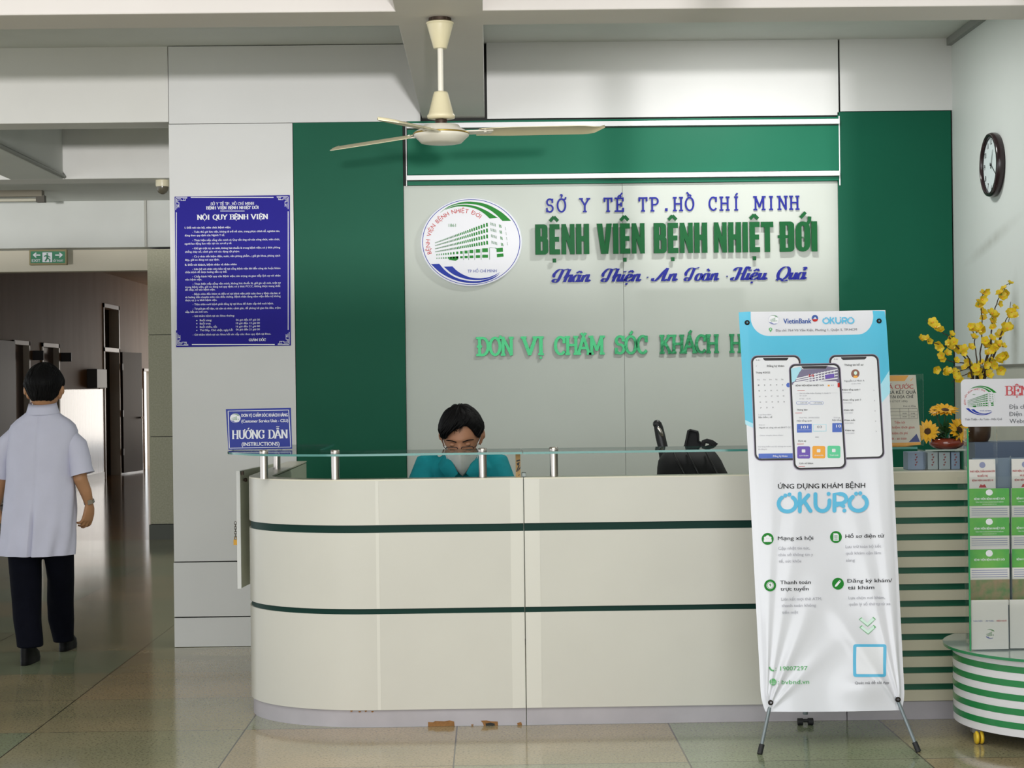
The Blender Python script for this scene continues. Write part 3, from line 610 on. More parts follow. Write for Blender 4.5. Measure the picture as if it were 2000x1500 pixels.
# hospital rules poster --------------------------------------------------------
M_pblue = mat('poster_blue', '231d8c', .5, spec=.1, var=.06, vscale=3)
YP = YW-.004
tl, br = at(341, 383, YP), at(567, 677, YP)
mb = MB(); q4 = [at(x, y, YP) for x, y in ((341, 384), (566, 381), (568, 675), (344, 678))]
mb.slab([(p.x, p.z) for p in q4], YP, YW-.0005, 0)
zz = lambda x, y: (330+x/4.688, 370+y/4.688)
def pl(mb_, x0, y0, x1, y1, m=1, zz=zz, Y=YP): ppoly(mb_, [zz(x0, y0), zz(x1, y0), zz(x1, y1), zz(x0, y1)], Y, m)
pl(mb, 200, 69, 958, 76); pl(mb, 210, 1416, 968, 1424); pl(mb, 64, 210, 71, 1290); pl(mb, 1088, 200, 1095, 1285)
for cx, cy, sx, sy in ((60, 70, 1, 1), (1094, 62, -1, 1), (70, 1430, 1, -1), (1104, 1422, -1, -1)):
    for a, b, c_, d in ((0, 0, 108, 5), (0, 0, 5, 118), (10, 12, 52, 17), (10, 12, 15, 52), (20, 24, 44, 28), (20, 24, 24, 44), (48, 12, 52, 34), (10, 48, 34, 52), (52, 30, 92, 34), (30, 52, 34, 96), (66, 10, 106, 14), (12, 66, 16, 104), (88, 10, 92, 30), (12, 86, 30, 90), (74, 20, 80, 30), (20, 72, 30, 78)):
        pl(mb, cx+sx*a, cy+sy*b, cx+sx*c_, cy+sy*d)
def pt(txt, x0, x1, yb, cap, bold=.012, style='sans', align='fit'):
    a = zz(x0, yb); b = zz(x1, yb); tpx(mb, txt, a[0], b[0], a[1], cap/4.688, YP, 1, bold, style, align)
pt('SỞ Y TẾ TP. HỒ CHÍ MINH', 382, 780, 143, 26, .15, 'serif'); pt('BỆNH VIỆN BỆNH NHIỆT ĐỚI', 342, 824, 180, 26, .2, 'serif'); pl(mb, 470, 195, 692, 200)
pt('NỘI QUY BỆNH VIỆN', 258, 908, 274, 44, .2, 'serif')
for txt, x0, x1, yb, bd in (
    ('I. Đối với cán bộ, viên chức bệnh viện:', 145, 566, 357, .03), ('- Tuân thủ giờ làm việc, không đi trễ về sớm, trang phục chỉnh tề, nghiêm túc,', 215, 1016, 393, .014), ('đúng theo quy định của Ngành Y tế.', 145, 510, 428, .014),
    ('- Thực hiện nếp sống văn minh và Quy tắc ứng xử của công chức, viên chức,', 215, 1016, 469, .014), ('người lao động làm việc tại các cơ sở y tế.', 145, 576, 503, .014),
    ('- Giữ gìn trật tự, an ninh, không hút thuốc lá trong bệnh viện; có ý thức phòng', 215, 1018, 543, .014), ('chống cháy nổ, cảnh giác với các dạng tội phạm.', 147, 648, 577, .014),
    ('- Có ý thức tiết kiệm điện, nước, văn phòng phẩm...; giữ gìn khoa, phòng sạch', 215, 1018, 618, .014), ('đẹp, gửi xe đúng nơi quy định.', 147, 462, 652, .014),
    ('II. Đối với khách, bệnh nhân và thân nhân:', 147, 622, 696, .03), ('- Liên hệ với nhân viên bảo vệ tại cổng bệnh viện khi đến công tác hoặc khám', 215, 1020, 733, .014), ('chữa bệnh để được hướng dẫn cụ thể.', 148, 532, 764, .014),
    ('- Chấp hành Nội quy của Bệnh viện; tôn trọng và giao tiếp lịch sự với nhân', 215, 1020, 801, .014), ('viên bệnh viện.', 148, 302, 833, .014),
    ('- Thực hiện nếp sống văn minh, không hút thuốc lá, giữ gìn vệ sinh, trật tự', 217, 1020, 868, .014), ('trong bệnh viện, gửi xe đúng nơi quy định; có ý thức PCCC, không được mang chất', 148, 1020, 897, .014), ('dễ cháy, nổ vào bệnh viện.', 148, 424, 926, .014),
    ('- Bệnh nhân đến khám và điều trị tại bệnh viện phải tuân theo y lệnh của bác sĩ', 217, 1020, 962, .014), ('và hướng dẫn chuyên môn của điều dưỡng. Bệnh nhân đang nằm viện điều trị không', 148, 1022, 990, .014), ('được tự ý ra khỏi bệnh viện.', 150, 440, 1022, .014),
    ('- Thân nhân nuôi bệnh phải đăng ký tại khoa để được cấp thẻ nuôi bệnh.', 218, 958, 1056, .014), ('- Tự giữ gìn đồ đạc, tài sản cá nhân; cảnh giác, đề phòng kẻ gian lừa đảo, trộm', 218, 1022, 1096, .014), ('cắp, bắt cóc trẻ con.', 150, 356, 1128, .014),
    ('- Giờ thăm bệnh tại các khoa thường:', 218, 600, 1165, .014), ('Buổi sáng:', 283, 392, 1206, .014), ('06 giờ đến 07 giờ 30', 614, 832, 1202, .014), ('Buổi trưa:', 283, 384, 1236, .014), ('10 giờ đến 13 giờ 00', 614, 832, 1232, .014),
    ('Buổi chiều, tối:', 283, 440, 1266, .014), ('16 giờ đến 21 giờ 00', 614, 832, 1262, .014), ('Thứ Bảy, Chủ nhật, ngày Lễ:', 284, 586, 1296, .014), ('06 giờ đến 21 giờ 00', 614, 832, 1290, .014),
    ('- Giờ thăm bệnh tại các khoa hồi sức cấp cứu: theo quy định tại khoa.', 218, 934, 1334, .014)):
    pt(txt, x0, x1, yb, 17, bd)
for y in (1200, 1229, 1260, 1290): pl(mb, 250, y-4, 260, y+4)
pt('GIÁM ĐỐC', 732, 888, 1388, 22, .2, 'serif')
tag(mb.build('rules_poster', [M_pblue, M_wht]), 'large dark blue hospital rules poster with white text on the white pillar', 'poster')
# exit sign ----------------------------------------------------------------
YE = 17.93
t = thing('exit_sign', 'green exit sign with arrows hanging under the pale beam', 'sign', at(93, 517, YE))
a, b = at(57, 488, YE), at(130, 517, YE)
MB().box(a.x, b.x, YE, YE+.06, b.z, a.z).build('frame', mat('sign_frame', '8a7f55', .5), t)
mb = MB(); M_exit = mat('exit_green', '1d7a52', .4)
ppoly(mb, [(60, 491), (127, 491), (127, 514), (60, 514)], YE, 0, .002)
for s in (0, 1):
    f = lambda x: 93.5+(x-93.5)*(1 if s == 0 else -1)
    ppoly(mb, [(f(64), 498), (f(70), 493), (f(72), 494.5), (f(69), 497), (f(79), 497), (f(79), 499.5), (f(69), 499.5), (f(72), 502), (f(70), 503.5)], YE, 1, .004)
ppoly(mb, [(83, 493), (102, 493), (102, 512), (83, 512)], YE, 1, .004)
for pts in ([(91, 494.5), (94, 494.5), (94, 497.5), (91, 497.5)], [(90, 498), (94, 498), (95, 505), (91, 505)], [(86, 500), (90, 498), (91, 500), (87, 502)], [(94, 499), (99, 502), (98, 503.5), (94, 501)], [(91, 504), (94, 505), (90, 511), (87, 510)], [(93, 504), (95, 504), (99, 507), (98, 512), (96, 511), (96, 508)]): ppoly(mb, pts, YE, 0, .006)
tpx(mb, 'EXIT', 62.5, 79, 511.5, 5, YE, 1, .02, off=.004); tpx(mb, 'LỐI THOÁT', 104, 123.5, 511, 3.6, YE, 1, .02, off=.004)
mb.build('sign_face', [M_exit, M_wht], t)
# ceiling things on the left --------------------------------------------------
p = at(315, 352, 13.5); M_cream = mat('cream_plastic', 'd8d0b4', .35)
t = thing('dome_camera', 'small cream dome security camera under the second beam', 'camera', (p.x, 13.55, 3.08))
MB().lathe([(.052, .095), (.054, .06), (.05, .045)], (p.x, 13.55, 3.08), 24).build('housing', M_cream, t)
MB().lathe([(.046, .046), (.044, .02), (.032, .0), (.012, -.012), (.002, -.014)], (p.x, 13.55, 3.08), 24).build('dome', mat('smoked_dome', '5b5648', .2), t)
e0, e1 = at(-140, 372, 17), at(84, 375, 17)
t = thing('tube_lamp', 'unlit fluorescent batten lamp on the dim ceiling at the far left', 'lamp', (e1.x, 17, 3.42))
MB().box(e0.x, e1.x, 16.95, 17.05, 3.44, 3.5).build('batten', mat('lamp_batten', '77705f', .5), t)
MB().tube([(e0.x+.03, 17, 3.41), (e1.x-.04, 17, 3.41)], .016, 12).build('tube', mat('lamp_tube', 'c9c5b4', .3), t)
MB().box(e1.x-.06, e1.x+.02, 16.96, 17.04, 3.385, 3.45).build('end_socket', mat('lamp_socket', '4c473c', .5), t)
tag(MB().tube([(xb+.014, YW+.3, 3.19), (xb+.014, 13.38, 3.19)], .014, 10).build('cable_conduit', mat('conduit_grey', '8d8f8a', .5)), 'grey cable conduit along the lower edge of the lengthwise beam', 'pipe')
p = at(284, 440, 17.97); tag(MB().tube([(p.x, 17.985, 3.02), (p.x, 17.985, 3.5)], .014, 10).build('cable_conduit', mat('conduit_pale', 'b4b3aa', .5)), 'short upright conduit on the pale beam above the terrazzo column', 'pipe')
# fire cabinet, room signs ---------------------------------------------------
tag(MB().box(XC, XC+.17, 29.2, 29.95, 1.58, 1.9).build('wall_box', mat('grey_metal', '4c4640', .45), bevel=.006), 'dark grey wall box beside the tall corridor door', 'box')
tag(MB().box(XC, XC+.012, 30.12, 30.4, 1.56, 1.86).build('wall_notice', mat('notice_paper', 'cfccc6', .6)), 'small pale notice between the wall box and the tall door', 'notice')
for y_, l in ((25.75, 'black projecting room plate beside the farthest left corridor door'), (27.45, 'black projecting room plate beside the door above the walking man')):
    tag(MB().box(XC, XC+.16, y_, y_+.03, 2.0, 2.14).build('room_plate', mat('plate_black', '2b2624', .5)), l, 'sign')
# ceiling fan ------------------------------------------------------------------
fc = at(862, 266, 7.65); fx, fy = fc.x, 7.65; zf = lambda py: at(862, py, 7.65).z
M_fan = mat('fan_cream', 'd9cfae', .35, var=.05); M_fanw = mat('fan_white', 'ddd8cc', .35); M_gold = mat('fan_gold', 'a88b3c', .3, .8); M_mech = mat('fan_mechanism', '3d3026', .5, .6)
t = thing('ceiling_fan', 'cream three bladed ceiling fan under the cross beam', 'ceiling fan', (fx, fy, zf(280)))
Z0 = 0
MB().lathe([(.057, zf(48)), (.062, zf(46)), (.06, zf(43.5)), (.057, zf(50)), (.03, zf(94)), (.028, zf(95))], (fx, fy, 0), 36).build('canopy', M_fan, t)
mb = MB()
for k in range(5):
    a = k*1.257+.3; mb.box(fx+.045*math.cos(a)-.004, fx+.045*math.cos(a)+.004, fy+.045*math.sin(a)-.004, fy+.045*math.sin(a)+.004, zf(47), 3.172)
mb.lathe([(.05, zf(42)), (.05, 3.171)], (fx, fy, 0), 24); mb.build('hanger_bracket', M_mech, t)
MB().tube([(fx, fy, zf(92)), (fx, fy, zf(232))], .0125, 16).build('downrod', M_fanw, t)
MB().lathe([(.014, zf(178)), (.03, zf(180)), (.033, zf(184)), (.055, zf(222)), (.062, zf(226)), (.06, zf(231)), (.04, zf(233))], (fx, fy, 0), 36).build('lower_canopy', M_fan, t)
MB().lathe([(.02, zf(229)), (.028, zf(236)), (.02, zf(246))], (fx, fy, 0), 16).build('motor_shaft', M_mech, t)
mt = MB().lathe([(.03, zf(243)), (.078, zf(245)), (.085, zf(250)), (.118, zf(258)), (.122, zf(262)), (.121, zf(266)), (.11, zf(270)), (.09, zf(279)), (.06, zf(281)), (.01, zf(281.5))], (fx, fy, 0), 48).build('motor_housing', M_fanw, t)
MB().lathe([(.1212, zf(259.5)), (.1235, zf(260.5)), (.1235, zf(262.3)), (.1212, zf(263))], (fx, fy, 0), 48, cap=False).build('gold_band', M_gold, mt)
zc = zf(259); TILT = Matrix.Rotation(math.radians(-2.2), 4, 'Y') @ Matrix.Rotation(math.radians(3.2), 4, 'X')
for k, ang in enumerate((14, 134, 254)):
    A = Matrix.Translation((fx, fy, zc)) @ TILT @ Matrix.Rotation(math.radians(ang), 4, 'Z')
    mb = MB(); P = Matrix.Rotation(math.radians(-11), 4, 'X'); top = []; n = 22; secs = []
    for i in range(n+1):
        u = i/n; x = .17+.575*u; w = .052+.014*min(1, u*4) ; s = 1
        if u > .86: s = math.sqrt(max(.0, 1-((u-.86)/.14)**2))
        yl, yr = -w*(1 if u < .8 else 1-(u-.8)*2.4), w*s if u > .86 else w
        if u > .999: yr = yl+.004
        sec = []
        for j in range(9): v = j/8; y = yl+(yr-yl)*v; sec.append((x, y, .010*math.sin(math.pi*v)-.004*u))
        secs.append(sec)
    for o in (0, -.0025): top.append([[A @ (P @ Vector((x, y, z+o))) for x, y, z in sec] for sec in secs])
    for r_ in top: mb.rings(r_, 0, True, False, False)
    b0 = top[0]; b1 = top[1]; edge0 = [s[0] for s in b0]+b0[-1]+[s[-1] for s in b0][::-1]+b0[0][::-1]; edge1 = [s[0] for s in b1]+b1[-1]+[s[-1] for s in b1][::-1]+b1[0][::-1]
    mb.rings([edge0, edge1], 0, False, False)
    bl = mb.build('blade', M_fan, t)
    m2 = MB(); m2.obox(A @ Matrix.Translation((.165, 0, -.002)) @ P, .13, .05, .006)
    for sx, sy in ((.195, .016), (.195, -.016), (.22, 0)): m2.lathe([(.007, -.006), (.007, .007), (.003, .009)], (0, 0, 0), 10, 0, A @ Matrix.Translation((sx, sy, 0)) @ P)
    m2.build('blade_arm', M_fanw, bl)
# wall clock ---------------------------------------------------------------------
d1 = at(1935, 322, 1.0); ycl = (XR-.03)/d1.x; zcl = CAMZ+(d1.z-CAMZ)*ycl; R = .178
t = thing('wall_clock', 'round dark framed wall clock on the right wall', 'clock', (XR, ycl, zcl-R))
RX = Matrix(((0, 0, -1, 0), (-1, 0, 0, 0), (0, 1, 0, 0), (0, 0, 0, 1)))    # clock face looks to -x; its 3 o'clock is towards -y
CC = Vector((XR, ycl, zcl))
MB().lathe([(R*.97, 0), (R, .012), (R, .03), (R*.97, .044), (R*.9, .048), (R*.87, .04), (R*.865, .03)], CC, 64, 0, RX, cap=False).build('frame', mat('clock_frame', '2a1c20', .18), t)
mb = MB().lathe([(R*.96, .002), (R*.88, .026), (.001, .026)], CC, 64, 0, RX, False)
mp = lambda x, y, h: RX @ Vector((x, y, h))+CC
for h in range(12):
    a = math.radians(90-30*(h or 12)); vs, fs = sans_mesh(str(h or 12)); k = .030/CAPH; cx = (max(v[0] for v in vs)+min(v[0] for v in vs))/2
    mb.add([mp(.72*R*math.cos(a)+(v[0]-cx)*k, .72*R*math.sin(a)+(v[1]-CAPH/2)*k, .0275) for v in vs], fs, 1)
for h in range(60):
    a = math.radians(6*h); r0 = .845 if h % 5 else .825; w = .0012 if h % 5 else .0025
    c1, s1 = math.cos(a), math.sin(a); mb.add([mp(r*R*c1-o*s1, r*R*s1+o*c1, .0275) for r, o in ((r0, -w), (.865, -w), (.865, w), (r0, w))], [(0, 1, 2, 3)], 1)
mb.build('dial', [mat('clock_dial', 'd6e0e2', .4), M_blk], t)
mb = MB()
for deg, ln, w in ((66, .5, .005), (-35, .66, .0035)):
    a = math.radians(deg); c1, s1 = math.cos(a), math.sin(a); mb.add([mp(r*R*c1-o*s1, r*R*s1+o*c1, .030) for r, o in ((-.12, -w), (ln, -w*.5), (ln, w*.5), (-.12, w))], [(0, 1, 2, 3)])
mb.lathe([(.007, .027), (.007, .034), (.001, .035)], CC, 16, 0, RX); mb.build('hands', M_blk, t)
# ================================================================== reception counter
M_cream_l = mat('cream_laminate', 'd2cfc6', .24, var=.05, vscale=2, spec=.4); M_top = mat('cream_top', 'dcd6c4', .3)
M_stripe = mat('dark_green_strip', '0f332c', .45, spec=.15); M_kick = mat('kick_lavender', 'b3aeb4', .45, var=.12, vscale=6); M_core = mat('counter_carcass', 'aab3a0', .6)
M_chip = mat('bare_chipboard', '9a6d3f', .9, var=.3, vscale=60); M_steel = mat('brushed_steel', 'b9b2ac', .22, metal=1); M_strip2 = mat('cream_strip', 'dad7ce', .26)
M_glass = clear('shelf_glass', (.80, .90, .86), .9); M_gedge = mat('glass_edge', '2f7f76', .12, spec=.8)
YC = 7.95; XSE = -.545; CE = (XSE, YC+.5)
def cpath(a, b, x1, rear, n=64):
    """outer line of the counter seen from above: left return, elliptic corner, straight front"""
    P = [(CE[0]-a, rear)]+[(CE[0]-a, CE[1]+.3)]+[(CE[0]-a*math.cos(math.pi/2*i/n), CE[1]-b*math.sin(math.pi/2*i/n)) for i in range(n+1)]+[(x1, CE[1]-b)]
    return [Vector(p) for p in P]
def sweep(mb, path, o0, o1, z0, z1, m=0, medge=None):
    n = len(path); rs = []
    nrm = []
    for i in range(n):
        t = (path[min(i+1, n-1)]-path[max(i-1, 0)]).normalized(); nrm.append(Vector((-t.y, t.x)))
    for p, k in zip(path, nrm):
        a = p+k*o0; b = p+k*o1; rs.append([Vector((a.x, a.y, z0)), Vector((a.x, a.y, z1)), Vector((b.x, b.y, z1)), Vector((b.x, b.y, z0))])
    mb.rings(rs, m, False)
    if medge is not None:
        for i, f in enumerate(mb.f): pass
    return mb
zq = lambda y: 1.56-(y-749.7)/427.8
Z_ = dict(top=1.132, s1t=zq(1022), s1b=zq(1037), s2t=zq(1185.5), s2b=zq(1196), k=zq(1383))
XS1 = .152; XS2 = 1.62
def counter_parts(root, P, strips):
    for z0, z1 in ((Z_['s1t'], 1.126), (Z_['s2t'], Z_['s1b']), (Z_['k'], Z_['s2b'])):
        mb = MB(); sweep(mb, P, 0, .018, z0, z1)
        for x0, x1 in strips: mb.box(x0, x1, YC-.0012, YC+.002, z0+.0005, z1-.0005, 1)
        o = mb.build('front_panel', [M_cream_l, M_strip2], root)
    for z0, z1 in ((Z_['s1b'], Z_['s1t']), (Z_['s2b'], Z_['s2t'])): sweep(MB(), P, .007, .02, z0-.002, z1+.002).build('dark_strip', M_stripe, root)
    sweep(MB(), P, .02, .11, .02, 1.12).build('carcass', M_core, root)
    sweep(MB(), P, .001, .112, 1.126, 1.132).build('top_ledge', M_top, root)
PA = cpath(.62, .5, XS1-.002, 10.02)
t = thing('reception_counter', 'curved left unit of the cream reception counter with two dark green strips', 'counter', (-.3, 8.4, 0), 'reception counter units'); UA = t
counter_parts(t, PA, [(XSE+.02, XSE+.035), (XS1-.062, XS1-.004)])
mb = MB(); sweep(mb, PA, .010, .03, 0, Z_['k'])
yk = YC+.010
for pts in ([(836, 1410), (846, 1410.5), (850, 1408), (868, 1408.5), (878, 1407), (887, 1409), (888, 1420), (836, 1421)], [(939, 1407.5), (950, 1407), (958, 1408.5), (972, 1409), (973, 1419), (946, 1420), (943, 1412)], [(1010, 1412), (1018, 1410), (1020, 1417), (1011, 1417)]): ppoly(mb, pts, yk, 1, .0015)
ppoly(mb, [(948, 1413), (958, 1411), (966, 1413), (967, 1419.5), (950, 1420)], yk, 2, .0022)
for px, py in ((684, 1388), (700, 1389), (712, 1388), (725, 1389), (497, 1394), (530, 1402), (920, 1415), (625, 1386)): ppoly(mb, [(px, py), (px+5, py-.5), (px+4, py+2), (px+1, py+2.5)], yk if px > 600 else yk, 1, .001) if px > 680 else None
mb.build('kickboard', [M_kick, M_chip, M_gap], t)
t = thing('reception_counter', 'straight middle unit of the cream reception counter, right half behind the banner', 'counter', (.9, 8.0, 0), 'reception counter units'); UB = t
PB = [Vector((XS1+.002, YC)), Vector((XS2, YC))]
counter_parts(t, PB, [(XS1+.004, XS1+.072)])
sweep(MB(), PB, .010, .03, 0, Z_['k']).build('kickboard', M_kick, t)
t = thing('reception_counter', 'right unit of the counter clad in cream slats over green', 'counter', (2.2, 8.0, 0), 'reception counter units'); UC = t
x0, x1 = XS2+.004, XR-.03; zs = lambda y: 1.56-(y-740)/427.8
PC = [Vector((x0, YC)), Vector((x1, YC))]
mb = MB(); z = 1.132
tops = [1.132]+[1.078-.0762*k-.029 for k in range(13)]; bots = [1.078-.0762*k for k in range(13)]+[.085]
M_slat = mat('cream_slat', 'cdc7b0', .35, var=.04, vscale=4)
for a, b in zip(tops, bots): MB().box(x0, x1, YC, YC+.016, b, a).build('slat', M_slat, t)
MB().box(x0, x1, YC+.016, YC+.03, .08, 1.12).build('green_back_panel', mat('slat_green', '0f5a40', .4), t)
MB().box(x0, x1, YC+.03, YC+.36, .02, 1.12).build('carcass', M_core, t)
MB().box(x0, x1, YC, YC+.38, 1.132, 1.138).build('top_ledge', M_top, t)
MB().box(x0, x1, YC+.006, YC+.03, 0, .082).build('kickboard', M_kick, t)
# glass shelf on steel posts
ZG = 1.243; TG = .010
MB().box(.45, XS2, YC+.112, 8.7, .72, .75).box(.45, .48, YC+.112, 8.68, 0, .72).build('desk_board', M_top, UB)
def glass_shelf(name, outer, inner, root):
    n = len(outer)
    mb = MB(); o0 = [Vector((p.x, p.y, ZG)) for p in outer]; o1 = [Vector((p.x, p.y, ZG+TG)) for p in outer]; i0 = [Vector((p.x, p.y, ZG)) for p in inner]; i1 = [Vector((p.x, p.y, ZG+TG)) for p in inner]
    q = [(k, k+1, k+1+n, k+n) for k in range(n-1)]
    mb.add(o1+i1, q, 0); mb.add(o0+i0, q, 0); mb.add(o0+o1, q, 1); mb.add(i0+i1, q, 1)
    for k in (0, -1): mb.add([o0[k], o1[k], i1[k], i0[k]], [(0, 1, 2, 3)], 1)
    return mb.build(name, [M_glass, M_gedge], root)
outer = cpath(.72, .6, XS1-.006, 9.25); inner = cpath(.28, .16, XS1-.006, 9.25)
glass_shelf('glass_shelf', outer, inner, UA)
glass_shelf('glass_shelf', [Vector((XS1-.002, YC-.1)), Vector((XS2-.002, YC-.1))], [Vector((XS1-.002, YC+.34)), Vector((XS2-.002, YC+.34))], UB)
glass_shelf('glass_shelf', [Vector((XS2+.002, YC-.1)), Vector((1.935, YC-.1))], [Vector((XS2+.002, YC+.34)), Vector((1.935, YC+.34))], UC)
for px, py, Y, root in ((516, 930, 8.13, UA), (561, 910, 9.05, UA), (655, 930, 8.01, UA), (943, 930, 8.01, UA), (1082, 930, 8.01, UB), (1500, 925, 8.01, UB)):
    p = at(px, py, Y)
    if px == 561: p.x = -1.105
    o = MB().tube([(p.x, Y, Z_['top']), (p.x, Y, ZG-.001)], .0185, 24).build('steel_post', M_steel, root)
    MB().lathe([(.0205, ZG+TG), (.0205, ZG+TG+.012), (.017, ZG+TG+.015), (.001, ZG+TG+.015)], (p.x, Y, 0), 24).build('post_cap', M_steel, o)
# wooden strip with scribbles at the joint
px_ = at(1012, 930, 7.99)
mb = MB().box(px_.x-.011, px_.x+.011, 7.985, 7.992, 1.1325, 1.243)
for k, pts in enumerate(([(1008.5, 899), (1015, 897), (1016, 900), (1009, 902)], [(1009, 905), (1015, 902), (1014, 908), (1010, 909)], [(1008, 921), (1013, 908), (1015, 909), (1010, 922)], [(1012, 918), (1016, 911), (1016.5, 914), (1013, 920)], [(1012, 928), (1015, 926), (1014, 930)])): ppoly(mb, pts, 7.985, 1, .0008)
tag(mb.build('wooden_strip', [mat('pale_wood', 'c09a62', .6, var=.2, vscale=40), M_blk]), 'small scribbled wooden strip propping the glass at the counter joint', 'wood strip')
p = at(1023, 928, 8.02); tag(MB().box(p.x-.01, p.x+.01, 8.0, 8.04, 1.1322, 1.152).build('metal_clip', mat('clip_grey', '8d938f', .4, .6), bevel=.002), 'small grey clip on the counter top beside the wooden strip', 'clip')
# gate leaf
t = thing('counter_gate', 'narrow pale swing gate standing open left of the counter', 'gate', (-1.25, 9.2, .547))
A = Vector((-1.262, 8.8, 0)); B = Vector((-1.185, 9.62, 0)); d = (B-A).normalized(); nn = Vector((-d.y, d.x, 0))
mb = MB(); vs = [A, B, B+nn*.016, A+nn*.016]
mb.add([Vector((v.x, v.y, z)) for z in (.547, 1.137) for v in vs], [(3, 2, 1, 0), (4, 5, 6, 7), (0, 1, 5, 4), (1, 2, 6, 5), (2, 3, 7, 6), (3, 0, 4, 7)])
mb.build('gate_leaf', mat('gate_pale', 'c9cdb8', .45), t)
MB().box(A.x-.0175, A.x+.0015, 8.792, 8.801, .545, 1.139).build('white_edge', mat('edge_white', 'e4e4e2', .4), t)
p = at(473, 934, 8.86); MB().lathe([(.007, 0), (.011, .012), (.008, .018), (.001, .019)], (-1.252, 8.86, 1.09), 16, 0, Matrix.Rotation(math.pi/2, 4, 'Y')).build('knob', M_mech, t)
MB().box(-1.256, -1.246, 8.805, 8.84, 1.118, 1.136).build('latch', M_mech, t)
mb = MB()
for k in range(7):
    c = Vector((-1.288, 8.802, .875-.012*k)); ph = k % 2
    mb.tube([c+Vector((.006*math.cos(a)*(1-ph), .006*math.cos(a)*ph, .009*math.sin(a))) for a in [i*math.pi/5 for i in range(11)]], .0018, 6, 0, False)
ch = mb.build('chain', mat('chain_steel', '77726a', .35, .9), t)
mb = MB().box(-1.298, -1.278, 8.797, 8.807, .765, .792); mb.tube([(-1.294, 8.802, .79), (-1.294, 8.802, .8), (-1.288, 8.802, .806), (-1.282, 8.802, .8), (-1.282, 8.802, .79)], .002, 8); mb.build('padlock', mat('brass', '9a7430', .35, .9), t)
# instruction sign on the glass -------------------------------------------------
YS = 8.52
t = thing('instruction_sign', 'small blue acrylic instruction sign standing on the left end of the glass shelf', 'sign', at(507, 881, YS))
M_sblue = mat('sign_blue', '1f2f8f', .3, spec=.2)
mb = MB(); q4 = [at(x, y, YS) for x, y in ((441, 799), (568, 796.5), (570.5, 876.5), (446, 878.5))]; mb.slab([(p.x, p.z) for p in q4], YS, YS+.006, 0)
zz2 = lambda x, y: (420+x*.35, 760+y*.35)
for a, b, c, d_ in ((76, 122, 406, 125), (82, 330, 424, 327), (72, 122, 78, 330), (404, 120, 424, 327)):
    pass
for P4 in ([(72, 121), (412, 115), (412, 118), (72, 124)], [(78, 328), (424, 322), (424, 325), (78, 331)], [(71, 122), (75, 122), (82, 330), (78, 330)], [(409, 116), (413, 116), (425, 324), (421, 324)]): ppoly(mb, [zz2(*p) for p in P4], YS, 1)
def st(txt, x0, x1, yb, cap, bold=.012, style='sans'): a = zz2(x0, yb); b = zz2(x1, yb); tpx(mb, txt, a[0], b[0], a[1], cap*.35, YS, 1, bold, style)
st('ĐƠN VỊ CHĂM SÓC KHÁCH HÀNG', 148, 406, 154, 17, .03); st('(Customer Service Unit - CSU)', 148, 408, 185, 16, .03); st('HƯỚNG DẪN', 95, 407, 275, 46, .19, 'serif'); st('(INSTRUCTIONS)', 149, 360, 316, 20, .025)
e = at(*zz2(113, 162), YS); emblem(mb, lambda u, v, l: Vector((e.x+u*.026, YS-.0008-.0005*l, e.z+v*.023)), 1, False)
mb.build('sign_panel', [M_sblue]+EM, t)
MB().box(e.x-.02, e.x+.22, YS+.006, YS+.07, ZG+TG+.001, ZG+TG+.005).build('stand_foot', clear('clear_acrylic', (.95, .97, .97), .8), t)
# ================================================================== X banner
BL, BR, TL, TR = at(1488, 1390, 7.33), at(1769, 1387, 7.33), at(1446, 609.5, 7.6), at(1729, 606, 7.6)
def bpx(px, py):
    u = .5
    for _ in range(3):
        yt, yb = 609.5-3.5*u, 1390-3*u; tt = (yb-py)/(yb-yt); xl, xr = 1488+(1446-1488)*tt, 1769+(1729-1769)*tt; u = (px-xl)/(xr-xl)
    return u, tt*7.33/(tt*7.33+(1-tt)*7.6)
NB = Vector((0, -.987, .16))
def bdisp(u, v):
    d = .004*math.sin(u*5+v*2.2)+.003*math.sin(u*11-v*4)*(1-v)
    for cx, s, th in ((.03, 1, (1.50, 1.36, 1.12, .75)), (.97, -1, (1.52, 1.38, 1.0))):
        dx, dy = (u-cx)*s*.6, (v-.0)*1.68; r = math.hypot(dx, dy); a = math.atan2(dy, max(dx, 1e-5)) if dx > 0 else 1.6
        for i, t_ in enumerate(th): d += (.016, .012, .018, .010)[i]*math.exp(-((a-t_)/(.05+.02*i))**2)*min(1, r/.06)*math.exp(-r*(1.6 if i < 2 else 3.2))
    d -= .05*max(0, u-.95)**1*8*(.35+.65*(1-abs(2*v-1)))*.25+.03*max(0, .04-u)*4
    a = ((u-.72)/.16)**2+((v-.055)/.035)**2; d += .014*math.exp(-a*1.2)
    return d
def surf(u, v, off=0):
    uu = min(max(u, -.02), 1.02)
    pin = 0
    p = BL*(1-u)*(1-v)+BR*u*(1-v)+TL*(1-u)*v+TR*u*v
    if v < .06: p = p+Vector((0, 0, .010*math.sin(math.pi*u)*(1-v/.06)*-.3))
    if v < .05:                                          # corners gathered round the eyelets
        k = (1-v/.05)**2*.02; p = p+Vector((k*(.5-u)*1.6, 0, 0))
    return p+NB*(bdisp(u, v)+off)
bfn = lambda x, y, z: surf(*bpx(x, -z), y)
